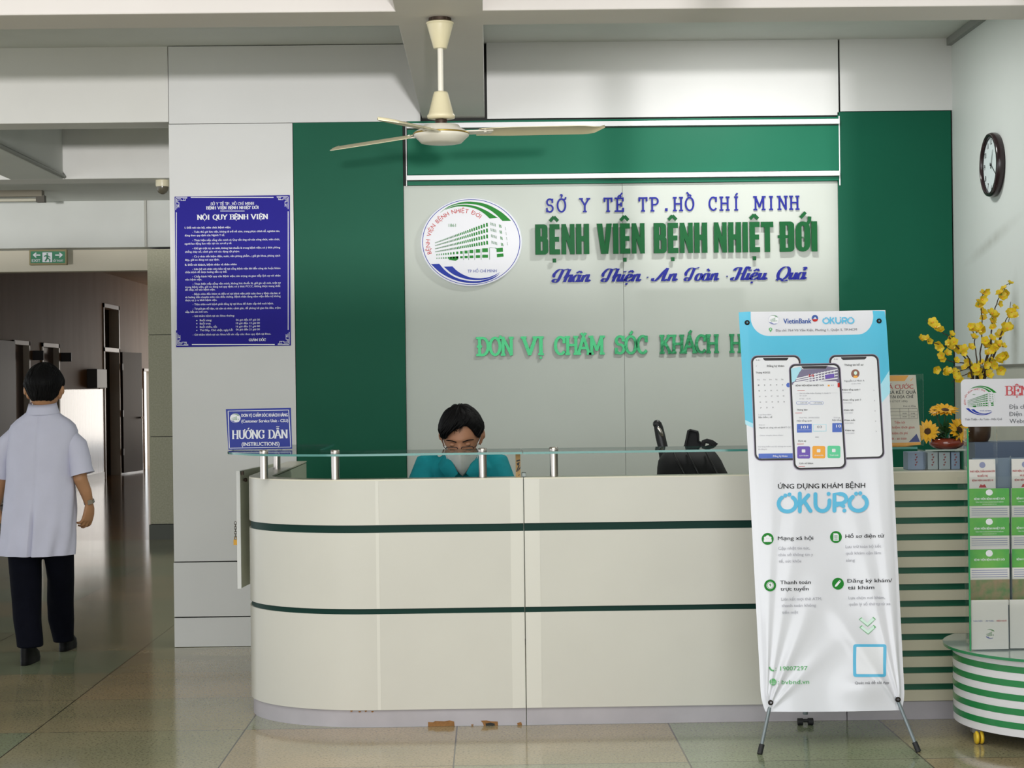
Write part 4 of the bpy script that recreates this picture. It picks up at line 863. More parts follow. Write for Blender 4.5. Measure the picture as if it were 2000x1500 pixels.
def bpoly(mb, pts, m, off, fine=True):
    """printed area given in photograph pixels, cut finely so it follows the vinyl"""
    bm = bmesh.new(); f = bm.faces.new([bm.verts.new((x, y, 0)) for x, y in pts])
    if fine:
        xs = [p[0] for p in pts]; ys = [p[1] for p in pts]
        for lo, hi, st, nv in ((min(xs), max(xs), 4, (1, 0, 0)), (min(ys), max(ys), 6, (0, 1, 0))):
            k = math.ceil(lo/st)*st
            while k < hi:
                if k > lo+.05: bmesh.ops.bisect_plane(bm, geom=bm.verts[:]+bm.edges[:]+bm.faces[:], plane_co=Vector(nv)*k, plane_no=nv)
                k += st
    bm.verts.index_update()
    mb.add([surf(*bpx(v.co.x, v.co.y), off) for v in bm.verts], [[v.index for v in f.verts] for f in bm.faces], m, True); bm.free()
def btext(mb, txt, x0, x1, yb, cap, m, bold=.008, off=.0026, align='fit', slope=-.013):
    global LAYER_OUT
    def fn(x, y, z): return surf(*bpx(x, -z+slope*(x-x0)), y)
    LAYER_OUT = True
    sans(mb, txt, x0, x1, -yb, cap, off, m, bold, fn, align=align)
    LAYER_OUT = False
M_vinyl = mat('banner_vinyl', 'dcdce4', .22, spec=.5, coat=.3); M_cyan = mat('banner_cyan', '4fb9dc', .3, coat=.2); M_lcy = mat('banner_light_cyan', 'a9dcee', .3, coat=.2)
M_scr = mat('screen_white', 'e4e4ea', .35); M_bez = mat('phone_black', '1b141c', .35); M_lil = mat('phone_rim', '9a8fa8', .35); M_gtx = mat('text_grey', '77777f', .5); M_ltx = mat('text_light', 'aaaab4', .5)
M_okc = mat('brand_blue', '55b5dd', .4); M_ib = mat('icon_blue', '4a68c0', .4); M_pur = mat('icon_purple', '6a4fb0', .4); M_org = mat('icon_orange', 'f0a63a', .4); M_mint = mat('icon_mint', '5ecb9a', .4); M_tgr = mat('text_green', '5fae6c', .5); M_pgr = mat('pale_green', 'd3ece0', .5); M_vb = mat('bank_blue', '1d4a9a', .4); M_photo = mat('photo_mauve', '77708c', .6); M_skinp = mat('portrait_brown', '8a5c50', .6)
BM = [M_vinyl, M_cyan, M_lcy, M_scr, M_bez, M_lil, M_blk, M_gtx, M_ltx, M_okc, M_ib, M_pur, M_org, M_mint, M_tgr, M_pgr, M_vb, M_photo, M_skinp, M_grn, M_red]+EM
(VI, CY, LC, SC, BZ, LI, BK, GT, LT, OK, IB, PU, OR, MI, TG_, PG, VBL, PH, SK, GR, RE) = range(21); EB = 21
t = thing('x_banner_stand', 'tall white and cyan banner on a grey X stand in front of the counter', 'banner', (BL.x+.3, 7.5, 0))
mb = MB(); nu, nv = 130, 260
G = [[surf(i/nu, j/nv) for i in range(nu+1)] for j in range(nv+1)]
mb.rings(G, VI, True, False, False)
z1 = lambda x, y: (1420+x/4.545, 600+y/4.545)
Lm = [(160, 1000), (225, 1032), (500, 1010), (1000, 900), (1340, 720), (1441, 560)]
bpoly(mb, [z1(*p) for p in [(104, 45), (208, 41), (209, 92)]+[(370-161*math.cos(i*math.pi/28), 92+164*math.sin(i*math.pi/28)) for i in range(15)]+[(700, 250)]+[(1160+136*math.sin(i*math.pi/28), 80+163*math.cos(i*math.pi/28)) for i in range(15)]+[(1290, 32), (1398, 35), (1412, 120), (1425, 300), (1441, 560)]+Lm[::-1][1:-1]+[(160, 1000), (118, 300)]], CY, .0006)
bpoly(mb, [z1(*p) for p in [(160, 1000), (225, 1032), (500, 1010), (1000, 900), (1340, 720), (1441, 560), (1448, 760), (1370, 850), (1000, 960), (500, 1060), (225, 1070), (163, 1040)]], LC, .0005)
def phone(c4, off):
    c4 = [Vector(z1(*p)) for p in c4]
    f = lambda a, b: tuple(c4[0]*(1-a)*(1-b)+c4[1]*a*(1-b)+c4[2]*a*b+c4[3]*(1-a)*b)
    w = (c4[1]-c4[0]).length; h = (c4[3]-c4[0]).length
    def rr(m, r): 
        P = rrect(m/w, m/h, 1-m/w, 1-m/h, 0.001)
        x0, x1, y0, y1 = m/w, 1-m/w, m/h, 1-m/h; rx, ry = r/w, r/h; P = []
        for cx, cy, a0 in ((x1-rx, y1-ry, 0), (x0+rx, y1-ry, 90), (x0+rx, y0+ry, 180), (x1-rx, y0+ry, 270)): P += [(cx+rx*math.cos(math.radians(a0+15*i)), cy+ry*math.sin(math.radians(a0+15*i))) for i in range(7)]
        return [f(*p) for p in P]
    bpoly(mb, rr(-1.2, 13), LI, off); bpoly(mb, rr(0, 12), BZ, off+.0003); bpoly(mb, rr(3.3, 10), SC, off+.0006)
    bpoly(mb, [f(*p) for p in [(.24, .02), (.76, .02), (.75, .035), (.72, .046), (.28, .046), (.25, .035)]], BZ, off+.0009)
    return f
phone([(212, 435), (648, 428), (683, 1355), (247, 1362)], .0010)
phone([(905, 428), (1340, 420), (1395, 1340), (960, 1350)], .0010)
fT = lambda txt, x0, x1, yb, cap, m=BK, b=.008, o=.0026, al='fit': btext(mb, txt, *[z1(x, 0)[0] for x in (x0, x1)], z1(0, yb)[1], cap/4.545, m, b, o, al)
def fR(x0, y0, x1, y1, m, o=.0026, fine=False): bpoly(mb, [z1(x0, y0), z1(x1, y0-.013*(x1-x0)), z1(x1, y1-.013*(x1-x0)), z1(x0, y1)], m, o, fine)
# left phone
fT('9:41', 254, 290, 478, 12, GT); fT('Đăng ký khám', 353, 507, 532, 17, BK, .015); fT('Tháng 4/2022', 251, 381, 590, 15, BK); fT('<', 254, 262, 531, 14, GT)
for i, dname in enumerate(('T2', 'T3', 'T4', 'T5', 'T6')): fT(dname, 266+53*i, 286+53*i, 652-1*i, 11, GT)
n_ = 1
for r in range(5):
    for c_ in range(5):
        fT(str(min(31, (1, 8, 15, 22, 29)[r]+c_)), 272+5*r+53*c_, 284+5*r+53*c_, 700+50*r-1*c_, 12, GT) if not (r == 4 and c_ > 2) else None
bpoly(mb, [z1(545+21*math.cos(a*.5), 692+21*math.sin(a*.5)) for a in range(13)], IB, .0024, False)
fT('Loại khám bệnh', 277, 390, 962, 12, LT); fT('Bảo hiểm y tế', 278, 398, 986, 14, GT, .012); fT('Đơn vị', 282, 330, 1052, 11, LT); fT('Người có công với mã BHYT CC', 284, 565, 1078, 13, GT, .012); fT('Chọn chuyên khoa khám', 288, 495, 1146, 11, LT); fT('Vui lòng kiểm tra kỹ thông tin trước', 272, 570, 1245, 11, LT); fT('khi đăng ký', 276, 352, 1268, 11, LT)
fR(278, 1302, 600, 1345, IB, .0026, True); fT('Đăng ký khám', 405, 535, 1332, 16, SC, .015, .0034)
# right phone
fT('9:41', 948, 982, 468, 12, GT); fT('Thông tin hồ sơ', 1040, 1208, 521, 17, BK, .015)
bpoly(mb, [z1(1138+37*math.cos(a*.3), 590+39*math.sin(a*.3)) for a in range(21)], SK, .0024, False); bpoly(mb, [z1(1140+14*math.cos(a*.3), 584+17*math.sin(a*.3)) for a in range(21)], PG, .0027, False); bpoly(mb, [z1(1140+20*math.cos(a*.3), 618+11*math.sin(a*.3)) for a in range(21)], OR, .0026, False)
fT('Nguyễn Lê Minh A', 1042, 1218, 662, 15, GT, .012); fT('01/01/1990', 1105, 1185, 685, 10, LT)
for i, (s_, w_) in enumerate((('Khám tổng quát 1', 158), ('Khám tổng quát 2', 160), ('Khám nội', 84), ('Khám mắt', 94), ('Khám tay', 82))):
    x = 1022+7*i; fT(s_, x, x+w_, 740+90*i, 14, BK, .014); fT('01/01/2022', x+4, x+80, 764+90*i, 10, LT); fT('>', 1298+5*i, 1306+5*i, 748+91*i, 16, GT)
# centre phone
fc_ = phone([(550, 508), (1000, 500), (1058, 1430), (592, 1445)], .0030)
O3 = .0046
bpoly(mb, [z1(*p) for p in [(566, 545), (650, 530), (668, 552), (880, 545), (884, 524), (985, 540), (1000, 668), (574, 690)]], PH, .0042)
bpoly(mb, [z1(*p) for p in [(566, 545), (650, 530), (662, 552), (640, 580), (600, 660), (572, 670)]], LC, .0044)
for r in range(4):
    y0 = 560+26*r; bpoly(mb, [z1(*p) for p in [(610, y0+72-r*10), (980, y0-12), (982, y0-3), (612, y0+82-r*10)]], SC, .0044)
    for k in range(9): x = 720+28*k; yy = y0+62-r*8-(x-610)*.2; bpoly(mb, [z1(*p) for p in [(x, yy), (x+8, yy-2), (x+11, yy+12), (x+3, yy+14)]], SC, .0044, False)
bpoly(mb, [z1(*p) for p in [(866, 602), (950, 590), (952, 625), (872, 636)]], PU, .0045); fT('M', 725, 765, 620, 22, RE, .03, .0048)
bpoly(mb, [z1(*p) for p in [(584, 680), (600, 664), (965, 656), (985, 672), (990, 760), (590, 770)]], SC, .0047)
fT('BỆNH VIỆN BỆNH NHIỆT ĐỚI', 607, 855, 704, 13, BK, .025, .0052); fT('4.9', 920, 945, 700, 11, GT, .01, .0052); fR(892, 690, 910, 704, OR, .0052); fR(980, 672, 998, 712, RE, .0048)
fR(622, 741, 687, 745, RE, .0052); fT('764 Võ Văn Kiệt, Phường 1, Quận 5,', 640, 920, 772, 11, LT, .005, .0052); fT('TP. HCM', 640, 705, 794, 11, LT, .005, .0052); fT('07:00 - 16:30', 640, 740, 820, 11, LT, .005, .0052)
for x0, x1, s_ in ((612, 720, 'Liên hệ'), (730, 855, 'Chỉ đường')):
    P = rrect(x0, 838, x1, 864, 12, 4); bpoly(mb, [z1(*p) for p in P], IB, .0050, False); P = rrect(x0+2.5, 840.5, x1-2.5, 861.5, 10, 4); bpoly(mb, [z1(*p) for p in P], SC, .0053, False); fT(s_, x0+38, x1-14, 855, 10, GT, .01, .0056)
fT('Thông báo', 616, 712, 919, 14, BK, .014, O3); fR(603, 938, 664, 942, RE, O3); fT('Thứ Hai, 20/06/2022', 636, 818, 988, 11, LT, .005, O3); fT('Nội tổng quát', 618, 750, 1017, 14, GT, .014, O3); fT('Sáng', 944, 1004, 985, 11, LT, .005, O3); fT('Nội tổng', 932, 1012, 1010, 14, GT, .014, O3)
fR(618, 1038, 750, 1115, IB, O3); fT('101', 655, 716, 1078, 24, SC, .03, .0052); fR(628, 1090, 740, 1092, SC, .0050); fR(762, 1040, 880, 1104, LC, O3); fR(766, 1044, 876, 1100, SC, .0049); fT('03', 797, 840, 1074, 20, GT, .012, .0052); fR(933, 1030, 1018, 1110, IB, O3); fT('10', 968, 1012, 1068, 24, SC, .03, .0052); fR(780, 1152, 812, 1156, GT, O3)
fT('Dịch vụ', 630, 698, 1196, 14, BK, .014, O3); fR(618, 1214, 678, 1218, RE, O3)
for x, m, s_ in ((620, PU, 'Lịch khám'), (755, OR, 'Hồ sơ sức khỏe'), (890, MI, 'Thanh toán')):
    dy = -(x-620)*.02; P = rrect(x, 1236+dy, x+115, 1345+dy, 14, 4); bpoly(mb, [z1(*p) for p in P], m, O3, False); P = rrect(x+40, 1264+dy, x+72, 1292+dy, 5, 3); bpoly(mb, [z1(*p) for p in P], SC, .0052, False); fT(s_, x+18, x+98, 1325+dy, 12, SC, .01, .0052)
fT('Lịch sử khám', 640, 762, 1395, 14, BK, .014, O3); fR(630, 1414, 688, 1418, RE, O3)
# head of the banner
e0 = z1(413, 112); emblem(mb, lambda u, v, l: surf(*bpx(e0[0]+u*10.5, e0[1]-v*9.6), .0022+.0003*l), EB, False)
fT('VietinBank', 500, 748, 146, 44, VBL, .02); bpoly(mb, [z1(780+29*math.cos(a*.3), 98+30*math.sin(a*.3)) for a in range(21)], VBL, .0022, False)
bpoly(mb, [z1(*p) for p in [(752, 108), (808, 106), (800, 122), (785, 128), (768, 127)]], RE, .0025, False); bpoly(mb, [z1(*p) for p in [(776, 88), (786, 88), (788, 98), (800, 104), (760, 106), (772, 98)]], VI, .0026, False)
def okuro(x0, x1, yb, cap, m, w, off, zmap):
    """rounded stroke wordmark with dots over the round letters"""
    k = (x1-x0)/4.42; S2 = lambda P: [(x0+p[0]*k, yb-p[1]*cap) for p in P]
    st_ = [arc(.5, .46, .42, .42, 128, 412, 26), [(1.1, .04), (1.1, 1)], [(1.12, .42), (1.52, .9)], [(1.3, .6), (1.62, .06)], [(1.86, .96), (1.86, .45)]+arc(2.2, .45, .34, .4, 180, 360, 14)+[(2.54, .62)], [(2.78, .06), (2.78, .96), (3.05, .96)]+arc(3.05, .7, .3, .26, 90, -90, 10)+[(2.84, .44)], arc(3.02, .1, .25, .3, 120, 40, 8), arc(3.92, .46, .42, .42, 128, 412, 26)]
    for s_ in st_:
        off += .0003
        L, R_ = ribbon(S2(s_), w, w, 0); n = len(L); mb.add([surf(*bpx(*zmap(*p)), off) for p in L]+[surf(*bpx(*zmap(*p)), off) for p in R_], [(i, i+1, i+1+n, i+n) for i in range(n-1)], m)
        for e_ in (s_[0], s_[-1]): c_ = S2([e_])[0]; mb.add([surf(*bpx(*zmap(c_[0]+w/2*math.cos(a*.6283), c_[1]+w/2*math.sin(a*.6283))), off+.0002) for a in range(10)], [tuple(range(10))], m)
    for dx, dy in ((.4, .9), (.6, .95), (2.5, .97), (3.26, .06), (3.82, .96), (4.02, .98)):
        c_ = S2([(dx, dy)])[0]; mb.add([surf(*bpx(*zmap(c_[0]+w*.52*math.cos(a*.6283), c_[1]+w*.52*math.sin(a*.6283))), off) for a in range(10)], [tuple(range(10))], m)
okuro(846, 1128, 146, 54, OK, 12, .0024, z1)
z2 = lambda x, y: (1440+x/5, 920+y/5)
okuro(384, 1280, 405, 182, OK, 38, .0024, lambda x, y: z2(x, y-(x-384)*.012))
P = [(385+15*math.cos(a), 197-15*math.sin(a)) for a in [i*.3 for i in range(-1, 12)]]+[(385, 224)]; bpoly(mb, [z1(*p) for p in P], TG_, .0024, False); bpoly(mb, [z1(385+6*math.cos(a*.6283), 196+6*math.sin(a*.6283)) for a in range(10)], VI, .0027, False)
fT('Địa chỉ: 764 Võ Văn Kiệt, Phường 1, Quận 5, TP.HCM', 432, 1150, 217, 20, GT, .006)
gT = lambda txt, x0, x1, yb, cap, m=BK, b=.008: btext(mb, txt, z2(x0, 0)[0], z2(x1, 0)[0], z2(0, yb)[1], cap/5, m, b, .0026)
gT('ỨNG DỤNG KHÁM BỆNH', 395, 1248, 174, 46, BK, .016)
for tx, x0, x1, yb in (('Mạng xã hội', 392, 740, 676), ('Hồ sơ điện tử', 1056, 1424, 654), ('Thanh toán', 414, 714, 1106), ('trực tuyến', 418, 692, 1170), ('Đăng ký khám/', 1076, 1508, 1090), ('tái khám', 1080, 1334, 1156)): gT(tx, x0, x1, yb, 35, BK, .014)
for tx, x0, x1, yb in (('Cập nhật tin tức,', 395, 706, 770), ('chia sẻ thông tin y', 398, 738, 832), ('tế, sức khỏe', 402, 622, 896), ('Lưu trữ toàn bộ kết', 1057, 1400, 752), ('quả khám cận lâm', 1060, 1398, 816), ('sàng', 1062, 1148, 884), ('Liên kết mọi thẻ ATM,', 424, 824, 1266), ('thanh toán không', 428, 766, 1328), ('tiền mặt', 432, 590, 1394), ('Lựa chọn nơi khám,', 1086, 1440, 1252), ('quản lý số thứ tự từ xa', 1090, 1490, 1314)): gT(tx, x0, x1, yb, 28, LT, .004)
def disc(mp_, x, y, r, m, o, ry=None): bpoly(mb, [mp_(x+r*math.cos(a*.2618), y+(ry or r)*math.sin(a*.2618)) for a in range(24)], m, o, False)
for x, y in ((293, 664), (963, 644), (317, 1118), (983, 1100)): disc(z2, x, y, 58, GR, .0022)
for x, y, r in ((270, 655, 14), (293, 645, 17), (316, 655, 14)): disc(z2, x, y, r, SC, .0026)
for x0, x1, y0 in ((255, 284, 668), (276, 312, 662), (304, 332, 668)): bpoly(mb, [z2(x0, y0), z2(x1, y0), z2(x1, 694), z2(x0, 694)], SC, .0027, False)
bpoly(mb, [z2(938, 608), (z2(975, 608)), z2(990, 622), z2(990, 680), z2(938, 680)], SC, .0026, False)
for k in range(4): bpoly(mb, [z2(946, 626+13*k), z2(980, 626+13*k), z2(980, 631+13*k), z2(946, 631+13*k)], GR, .0029, False)
disc(z2, 317, 1118, 36, SC, .0026); disc(z2, 317, 1118, 31, GR, .0029); disc(z2, 317, 1118, 27, SC, .0031); gT('$', 307, 327, 1134, 32, GR, .02)
bpoly(mb, [z2(*p) for p in [(952, 1132), (956, 1112), (990, 1072), (1006, 1086), (972, 1126)]], SC, .0026, False); bpoly(mb, [z2(*p) for p in [(994, 1068), (1000, 1064), (1012, 1076), (1008, 1082)]], SC, .0026, False)
z3 = lambda x, y: (1440+x*.2134, 1180+y*.2134)
for dy in (0, 72):
    C1 = [(1112, 140), (1135, 120), (1190, 172), (1242, 117), (1264, 138), (1192, 206)]; cy = 160; bpoly(mb, [z3(x+dy*.06, y+dy) for x, y in C1], TG_, .0022, False); bpoly(mb, [z3(1189+(x-1189)*.9+dy*.06, 161+(y-161)*.84+dy) for x, y in C1], PG, .0026, False)
bpoly(mb, [z3(x, y) for x, y in rrect(1058, 366, 1362, 666, 22, 4)], OK, .0022); bpoly(mb, [z3(x, y) for x, y in rrect(1086, 392, 1334, 640, 6, 3)], SC, .0036)
hT = lambda txt, x0, x1, yb, cap, m, b=.008: btext(mb, txt, z3(x0, 0)[0], z3(x1, 0)[0], z3(0, yb)[1], cap*.2134, m, b, .0026)
hT('Quét mã để tải App', 1070, 1388, 732, 24, GT, .008); hT(': 19007297', 345, 638, 608, 38, TG_, .01); hT(': bvbnd.vn', 365, 655, 732, 38, TG_, .01)
L, R_ = ribbon([z3(*p) for p in smooth2([(290, 574), (296, 590), (312, 606), (332, 608)])], 3, 3); n = len(L); mb.add([surf(*bpx(*p), .0026) for p in L]+[surf(*bpx(*p), .0026) for p in R_], [(i, i+1, i+1+n, i+n) for i in range(n-1)], TG_)
disc(z3, 322, 712, 32, TG_, .0040)
for dx in (-.5, .5): bpoly(mb, [z3(322+dx*30-1.5, 684), z3(322+dx*30+1.5, 684), z3(322+dx*30+1.5, 740), z3(322+dx*30-1.5, 740)], SC, .0046, False)
for dy in (-16, 0, 16): bpoly(mb, [z3(292, 711+dy), z3(352, 711+dy), z3(352, 714+dy), z3(292, 714+dy)], SC, .0046, False)
vin = mb.build('vinyl_sheet', BM, t)
M_pole = mat('stand_grey', '7c858a', .35, .4); M_rub = mat('rubber_black', '17171a', .6)
hub = Vector(((BL.x+BR.x+TL.x+TR.x)/4+.01, 7.66, .98))
for u, v in ((.055, .022), (.955, .026), (.042, .972), (.952, .972)):
    p = surf(u, v, .002); MB().lathe([(.004, .004), (.007, .005), (.0105, .003), (.0115, -.004)], p, 20, 0, NB.to_track_quat('Z', 'Y').to_matrix().to_4x4(), cap=False).build('eyelet', mat('eyelet_dark', '2a2522', .25, .9), vin)
for f in ((1485, 1474), (1792, 1469)):
    yf = 0; p = at(*f, 7.26); p.z = .012; p.y = 7.26
    leg = MB().tube([hub+Vector((.03 if f[0] > 1600 else -.03, .01, -.03)), p], .0075, 12).build('front_leg', M_pole, t)
    dd = (hub-p).normalized(); MB().tube([p-dd*.012, p+dd*.03], .0115, 12).build('rubber_foot', M_rub, leg)
p = at(1573, 1412, 7.86); rl = MB().tube([hub+Vector((0, .03, 0)), (p.x, 7.86, .05)], .012, 12).build('rear_leg', M_pole, t)
MB().tube([(p.x-.035, 7.86, .016), (p.x-.012, 7.86, .016)], .016, 12).tube([(p.x+.012, 7.86, .016), (p.x+.035, 7.86, .016)], .016, 12).tube([(p.x-.012, 7.86, .02), (p.x+.012, 7.86, .02)], .008, 8).build('rubber_foot', M_rub, rl)
for c_, pt_ in ((-.03, surf(.045, .97, -.006)), (.03, surf(.95, .97, -.006))): MB().tube([hub+Vector((c_, 0, .03)), hub.lerp(pt_, .5)+Vector((0, .05, 0)), pt_], [.006, .005, .003], 10).build('upper_arm', M_pole, t)
MB().obox(Matrix.Translation(hub), .1, .05, .12).build('hub', M_rub, t, bevel=.01)
# ================================================================== brochure trolley on the right
TC = Vector((2.5, 7.56)); RB, RT = .478, .52; XR_T = XR-.025
def dpath(r, ymax, xmax, n=120):
    P = [Vector((TC.x+r*math.cos(math.radians(a)), TC.y+r*math.sin(math.radians(a)))) for a in [128+(232)*i/n for i in range(n+1)]]
    return [p for p in P if p.x <= xmax and p.y <= ymax]
def drum(mb, r, z0, z1, m=0, me=None):
    P = dpath(r, 7.9, XR_T); P = P+[Vector((XR_T, P[-1].y)), Vector((XR_T, 7.9)), Vector((P[0].x, 7.9))]
    n = len(P); lo = [Vector((p.x, p.y, z0)) for p in P]; hi = [Vector((p.x, p.y, z1)) for p in P]
    mb.add(hi, [tuple(range(n))], m); mb.add(lo, [tuple(range(n))[::-1]], m); mb.add(lo+hi, [(i, (i+1) % n, (i+1) % n+n, i+n) for i in range(n)], m if me is None else me)
    return mb
t = thing('brochure_trolley', 'rounded white and green striped trolley with a clear leaflet rack at the right edge', 'display stand', (2.45, 7.5, 0)); TR_ = t
M_tw = mat('trolley_white', 'dad8dc', .3, coat=.2); M_tg = mat('trolley_green', '0f7a3c', .22, coat=.2)
drum(MB(), RB, .066, .385).build('drum', M_tw, t)
for k in range(5): z = .359-.0585*k; drum(MB(), RB+.0016, z-.027, z).build('green_band', M_tg, t)
drum(MB(), RT, .387, .399, 0, 1).build('glass_lid', [mat('lid_glass', 'b9c4bd', .08, spec=.7), mat('lid_edge', '1f7a4a', .15)], t)
cx, cy = 2.062, 7.40
cs = MB().box(cx-.02, cx+.014, cy-.006, cy+.03, .05, .066).build('caster_fork', mat('fork_grey', '6e6f70', .35, .8), t)
RYm = Matrix.Rotation(math.pi/2, 4, 'Y') @ Matrix.Rotation(.0, 4, 'X')
for dx in (-.002, .018): MB().lathe([(.012, -.006), (.026, -.0065), (.0285, 0), (.026, .0065), (.012, .006)], (cx+dx, cy-.004, .0286), 28, 0, RYm).build('caster_wheel', mat('caster_yellow', 'd9b52a', .35), cs)
# rack
M_acr = clear('acrylic', (.985, .993, .988), .45); M_acre = mat('acrylic_edge', '2d8a58', .15)
rx0, rx1 = 2.028, XR-.05; ryf, ryb = 7.37, 7.62; rz0 = .401
hzz = at(1940, 833, 7.46).z-.004
mb = MB(); mb.box(rx0, rx0+.005, ryf, ryf+.065, rz0, hzz, 0); mb.box(rx0-.001, rx0+.006, ryf-.003, ryf, rz0, hzz, 1)
mb.build('side_panel', [M_acr, M_acre], t)
hz0, hz1 = at(1940, 833, 7.46).z, at(1940, 740, 7.46).z; hx0 = at(1877.5, 790, 7.46).x
mb = MB(); P = rrect(hx0, hz0, rx1+.01, hz1, .02, 5); P = [q for q in P]; mb.slab(P, 7.46, 7.465, 0)
MH = [mat('header_white', 'd3d2da', .35)]+EM+[mat('header_red', 'c24a52', .5), mat('header_grey', '5d5f66', .5)]
e = at(1916.5, 782, 7.46); emblem(mb, lambda u, v, l: Vector((e.x+u*.083, 7.4592-.0004*l, e.z+v*.068)), 1, True, disc=False)
def ht(tx, x0, x1, yb, cap, m, b=.008, style='sans'): q = lambda x, y: (1870+x/7.5, 720+y/7.5); a = q(x0, yb); c = q(x1, yb); tpx(mb, tx, a[0], c[0], a[1], cap/7.5, 7.46, m, b, style)
ht('BỆNH VIỆN', 705, 705+990, 383, 132, 6, .15, 'serif')
ht('Thân Thiện - An Toàn - Hiệu Quả', 108, 650, 755, 30, 7, .005)
ht('Địa chỉ: 764 Võ Văn Kiệt, P.1, Q.5, TP.HCM', 762, 762+1700, 578, 62, 7, .01); ht('Điện thoại: 19007297', 762, 762+850, 690, 62, 7, .01); ht('Website: bvbnd.vn', 762, 762+720, 795, 62, 7, .01)
mb.build('header_board', MH, t)
mb = MB()
for x in (2.14, 2.6): mb.box(x, x+.012, 7.466, 7.478, 1.2, 1.5)
mb.build('header_upright', M_acr, t) if False else None
for x in (2.17, 2.6): MB().box(x, x+.014, 7.466, 7.472, 1.19, 1.5).build('header_upright', M_acr, t)
rows = [(897, 952, 7.56), (952, 1009, 7.53), (1009, 1068, 7.50), (1071, 1168, 7.47)]
cols = [(1893, 1971), (1976, 2054)]
zr = lambda y, Y: at(1935, y, Y).z
def clip_clear(name, x0, x1, Y, z0, z1): MB().box(x0, x1, Y, Y+.003, z0, z1).build(name, M_acr, t)
for r, (a, b, Y) in enumerate(rows):
    clip_clear('pocket_front', rx0+.006, rx1, Y-.012, zr(b, Y), zr((a+b)/2+6, Y))
clip_clear('pocket_front', rx0+.006, rx1, 7.375, rz0, zr(1172, 7.375))
xd = at(1973, 1030, 7.47).x; MB().box(xd-.002, xd+.002, 7.452, 7.466, zr(1275, 7.45), zr(890, 7.5)).build('divider', M_acr, t)
MB().box(rx0+.085, rx1, 7.6, 7.604, rz0, 1.21).build('rack_back', mat('rack_back', '6f7f90', .4), t)
MB().box(rx0+.006, rx1, 7.51, 7.515, 1.24, 1.32).build('blue_strip', mat('rack_blue', '61708a', .35), t) if False else None
# leaflets
M_paper = mat('leaflet_paper', 'dcd9d6', .5); M_lg1 = mat('leaflet_green', '3c9a4a', .35, col2='6fb04f', vscale=8); M_line = mat('leaflet_line', '8e93b5', .6); M_lph = mat('leaflet_photo', 'a58a6e', .5, col2='5f8a55', vscale=25); M_lred = mat('leaflet_red', 'b0333a', .5); M_lgr = mat('leaflet_orange', 'c9805a', .5)
LM = [M_paper, M_lg1, M_line, M_lph, M_lred, M_wht]+EM
def leaflet(label, x0, x1, ya, yb, Y, kind, group=None):
    a = at(x0, ya, Y).x; b = at(x1, ya, Y).x; zt_, zb_ = zr(ya, Y), zr(yb, Y)-.03
    if kind in ('card', 'plain'): zb_ = rz0+.004
    mb = MB().box(a, b, Y, Y+.006, zb_, zt_, 0); w = b-a; yy = Y-.0006; mid = (a+b)/2; H = zt_-zr(yb, Y)
    S_ = lambda P, m, o=0: mb.sheet([(a+u*w, zt_-v*H) for u, v in P], yy-o, m)
    if kind == 'green':
        S_([(0, 0), (1, 0), (1, .62), (0, .62)], 1)
        emblem(mb, lambda u, v, l: Vector((mid+u*.014, yy-.0006, zt_-.13*H+v*.011)), 5, False) if False else S_([(.5+.09*math.cos(k*.5), .14+.11*math.sin(k*.5)) for k in range(12)], 5, .0004)
        sans(mb, 'BỆNH VIỆN BỆNH NHIỆT ĐỚI', a+.12*w, b-.12*w, zt_-.40*H, .008, yy-.0005, 5, .02)
        sans(mb, 'TẬN TÂM VÌ SỨC KHỎE NGƯỜI BỆNH', a+.15*w, b-.15*w, zt_-.5*H, .0045, yy-.0005, 5); sans(mb, 'www.bvbnd.vn', a+.32*w, b-.32*w, zt_-.57*H, .004, yy-.0005, 5)
        for k in range(4): S_([(.05, .7+.075*k), (.95, .7+.075*k), (.95, .72+.075*k), (.05, .72+.075*k)], 2)
    if kind == 'photo':
        S_([(0, 0), (1, 0), (1, .38), (0, .38)], 1); S_([(.5+.09*math.cos(k*.5), .08+.07*math.sin(k*.5)) for k in range(12)], 5, .0004)
        sans(mb, 'BỆNH VIỆN BỆNH NHIỆT ĐỚI', a+.12*w, b-.12*w, zt_-.23*H, .008, yy-.0005, 5, .02)
        for k in range(4): S_([(.05, .42+.045*k), (.95, .42+.045*k), (.95, .435+.045*k), (.05, .435+.045*k)], 2)
        S_([(0, .62), (1, .62), (1, 1.05), (0, 1.05)], 3)
    if kind == 'beige':
        emblem(mb, lambda u, v, l: Vector((mid+u*.013, yy-.0004*l, zt_-.2*H+v*.011)), 5, False, disc=False) if False else S_([(.5+.12*math.cos(k*.5), .2+.11*math.sin(k*.5)) for k in range(12)], 2)
        for k, tx in enumerate(('PHÁT HIỆN, CHẨN ĐOÁN SỚM', 'VÀ ĐIỀU TRỊ', 'BỆNH VIÊM GAN SIÊU VI')): sans(mb, tx, a+(.03, .3, .1)[k]*w, b-(.03, .3, .1)[k]*w, zt_-(.46+.16*k)*H, .008, yy-.0005, 4, .02)
        S_([(.35, 1.0), (.42, .88), (.5, .92), (.58, .88), (.65, 1.0)], 4)
    if kind == 'card':
        emblem(mb, lambda u, v, l: Vector((mid+u*.024, yy-.0004*l, zt_-.66*H+v*.022)), 6, False, disc=False)
        for k, (tx, m) in enumerate((('THÂN THIỆN', 2), ('- AN TOÀN -', 5), ('HIỆU QUẢ', 4))): sans(mb, tx, a+(.04+.32*k)*w, a+(.29+.33*k)*w, zt_-.42*H, .006, yy-.0005, 2 if m == 5 else m, .02)
    o = mb.build('leaflet', LM)
    return tag(o, label, 'leaflet', group)
rk = ('top', 'second', 'third', 'fourth')
